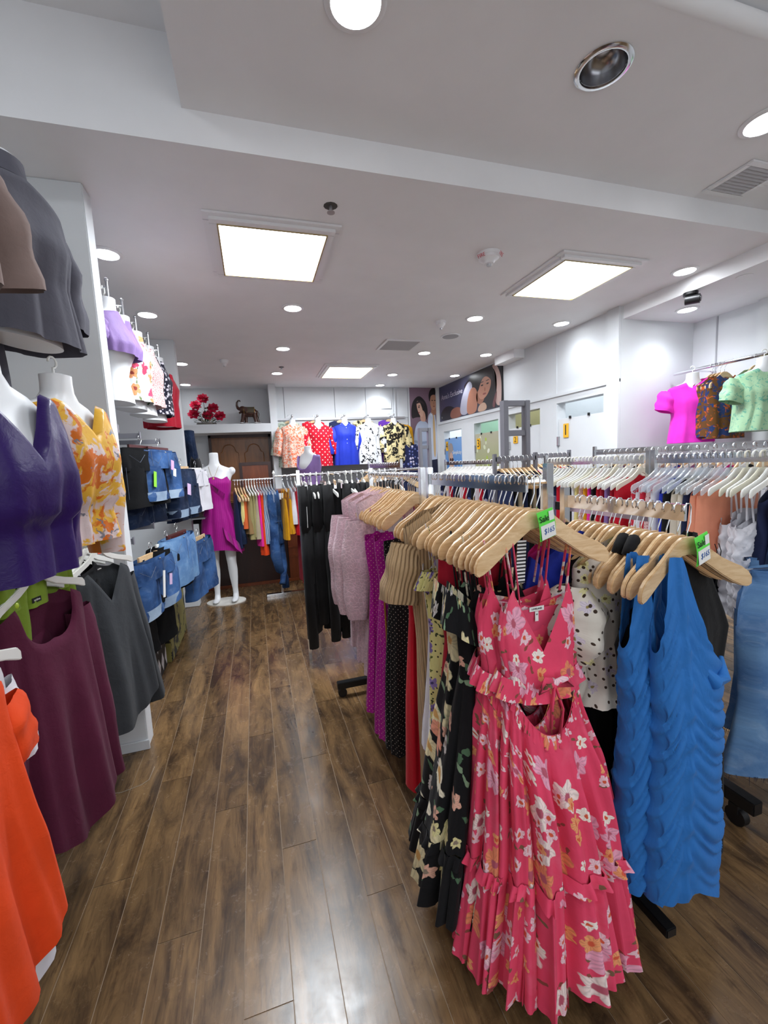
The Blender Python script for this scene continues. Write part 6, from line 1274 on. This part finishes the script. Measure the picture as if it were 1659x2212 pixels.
S('printed_neck', [(.64, .3), (.66, .55), (.78, .5), (.76, .25), (.70, .15)], '#a87058', 4); S('printed_face', ell(.765, .55, .085, .27, -.12), '#c98f76', 5); S('printed_hair_fringe', [(.68, .78), (.72, .90), (.82, .92), (.88, .80), (.90, .55), (.87, .4), (.865, .65), (.80, .80), (.74, .78), (.70, .62), (.68, .5), (.665, .65)], '#24161a', 6)
for x in (.735, .81): S('printed_eye', ell(x, .615, .017, .018), '#1c1012', 6); S('printed_brow', ell(x, .69, .026, .009, .1), '#1c1012', 6)
S('printed_nose', ell(.772, .50, .008, .05), '#a86a52', 6); S('printed_lips', ell(.765, .40, .025, .022), '#9c5048', 6); S('printed_raised_arm', [(.90, .1), (.93, .5), (.92, .8), (.86, .98), (.92, 1.0), (.98, .7), (.985, .3), (.97, .0)], '#c3a49c', 6); S('printed_hand', [(.66, .0), (.68, .16), (.76, .22), (.80, .1), (.78, .0)], '#c9a48c', 7)
S('printed_curl', [(.86, .05), (.90, .3), (.93, .4), (.91, .15), (.90, .0)], '#6a3a3c', 7)
text('lettering', "Anna's Exclusive", .12, plain('poster_lettering', '#bdb9c8', .4), t, (.50, -.006, .40)); text('lettering', 'a', .06, PAPER, t, (.10, -.004, .07)); part('edge_strip', MB().box(W - .02, W, -.012, 0, -.01, Hh + .01), BLACKMETAL, t, False, .002)
# posters on fitting room doors four and three
W, Hh = 7.02 - 6.37, .95; t = poster('door poster of a woman in sunglasses before blue sea with yellow 4', (XR + .014, 7.02, .82), -RX, W, Hh, gradm('sea_backdrop', '#3f7fc4', '#7fa6d8', 2, .3, .95))
S = lambda n_, P, c, l, sm=2: shp(t, n_, P, c, W, Hh, l, sm)
S('printed_top', [(.02, .0), (.08, .14), (.3, .2), (.55, .16), (.7, .0)], '#cbbfa8', 1); S('printed_bush', [(.5, .0), (.55, .16), (.68, .22), (.82, .12), (.85, .0)], '#3a4238', 1); S('printed_neck', [(.22, .14), (.26, .4), (.42, .4), (.46, .14)], '#b98e7c', 2)
S('printed_face', ell(.36, .56, .13, .20), '#cda590', 3); S('printed_hair', [(.20, .6), (.17, .78), (.28, .92), (.46, .90), (.5, .74), (.40, .76), (.28, .72), (.26, .6)], '#9a8f8c', 4); S('printed_sunglasses', ell(.33, .60, .055, .045), '#3c1618', 5); S('printed_sunglasses', ell(.45, .60, .05, .045), '#3c1618', 5); S('printed_lips', ell(.40, .46, .04, .012), '#a04a4a', 5)
text('lettering', 'Simplicity', .085, PAPER, t, (.46, -.004, .70)); part('number_plate', MB().box(.05, .13, -.010, -.004, .74, .90), YSIGN, t, False); text('lettering', '4', .16, BLACKP, t, (.09, -.0108, .82))
W, Hh = 5.93 - 5.27, .95; t = poster('door poster of a dark haired woman among pale green leaves with yellow 3', (XR + .014, 5.93, .82), -RX, W, Hh, gradm('leaf_backdrop', '#8f9a4a', '#b3b09a', 2, .1, .95))
S = lambda n_, P, c, l, sm=2: shp(t, n_, P, c, W, Hh, l, sm)
S('printed_shadow', [(.0, .0), (.0, .3), (.12, .22), (.2, .0)], '#2a2a16', 1)
r = random.Random(5)
for k in range(16): a, b = r.uniform(.08, .6), r.uniform(.3, .95); S('printed_leaf', ell(a, b, .03 + .03 * r.random(), .035, r.uniform(0, 3), 8), ('#cfd6b8', '#a9c04a', '#dfe0cf')[k % 3], 2)
S('printed_hair', [(.28, .0), (.38, .25), (.55, .46), (.75, .54), (.95, .5), (1.0, .3), (1.0, .0)], '#14100e', 3); S('printed_face', [(.62, .0), (.60, .2), (.68, .34), (.85, .36), (.95, .25), (.97, .0)], '#c07a5c', 4); S('printed_lips', ell(.80, .08, .07, .02), '#8c2a2a', 5)
part('number_plate', MB().box(.06, .15, -.010, -.004, .72, .88), YSIGN, t, False); text('lettering', '3', .16, BLACKP, t, (.105, -.0108, .80))

# striped card hanging below the front hanger
STR = NT('black_white_stripes'); z_ = STR.n('ShaderNodeSeparateXYZ'); STR.L.new(STR.obj(), z_.inputs[0])
STR = STR.out(STR.mix(STR.math('GREATER_THAN', STR.math('FRACT', STR.math('MULTIPLY', z_.outputs[2], 110)), .5), (.015, .015, .017), (.8, .8, .8)), .5)
tag(link('striped_card', MB().box(-.014, .014, 0, .001, -.055, .055).mesh('striped_card', [STR], False), None, (XA - .03, 0.915, 1.135), (0, .06, .1)), 'black and white striped swing card between the straps under the front hanger', 'card')
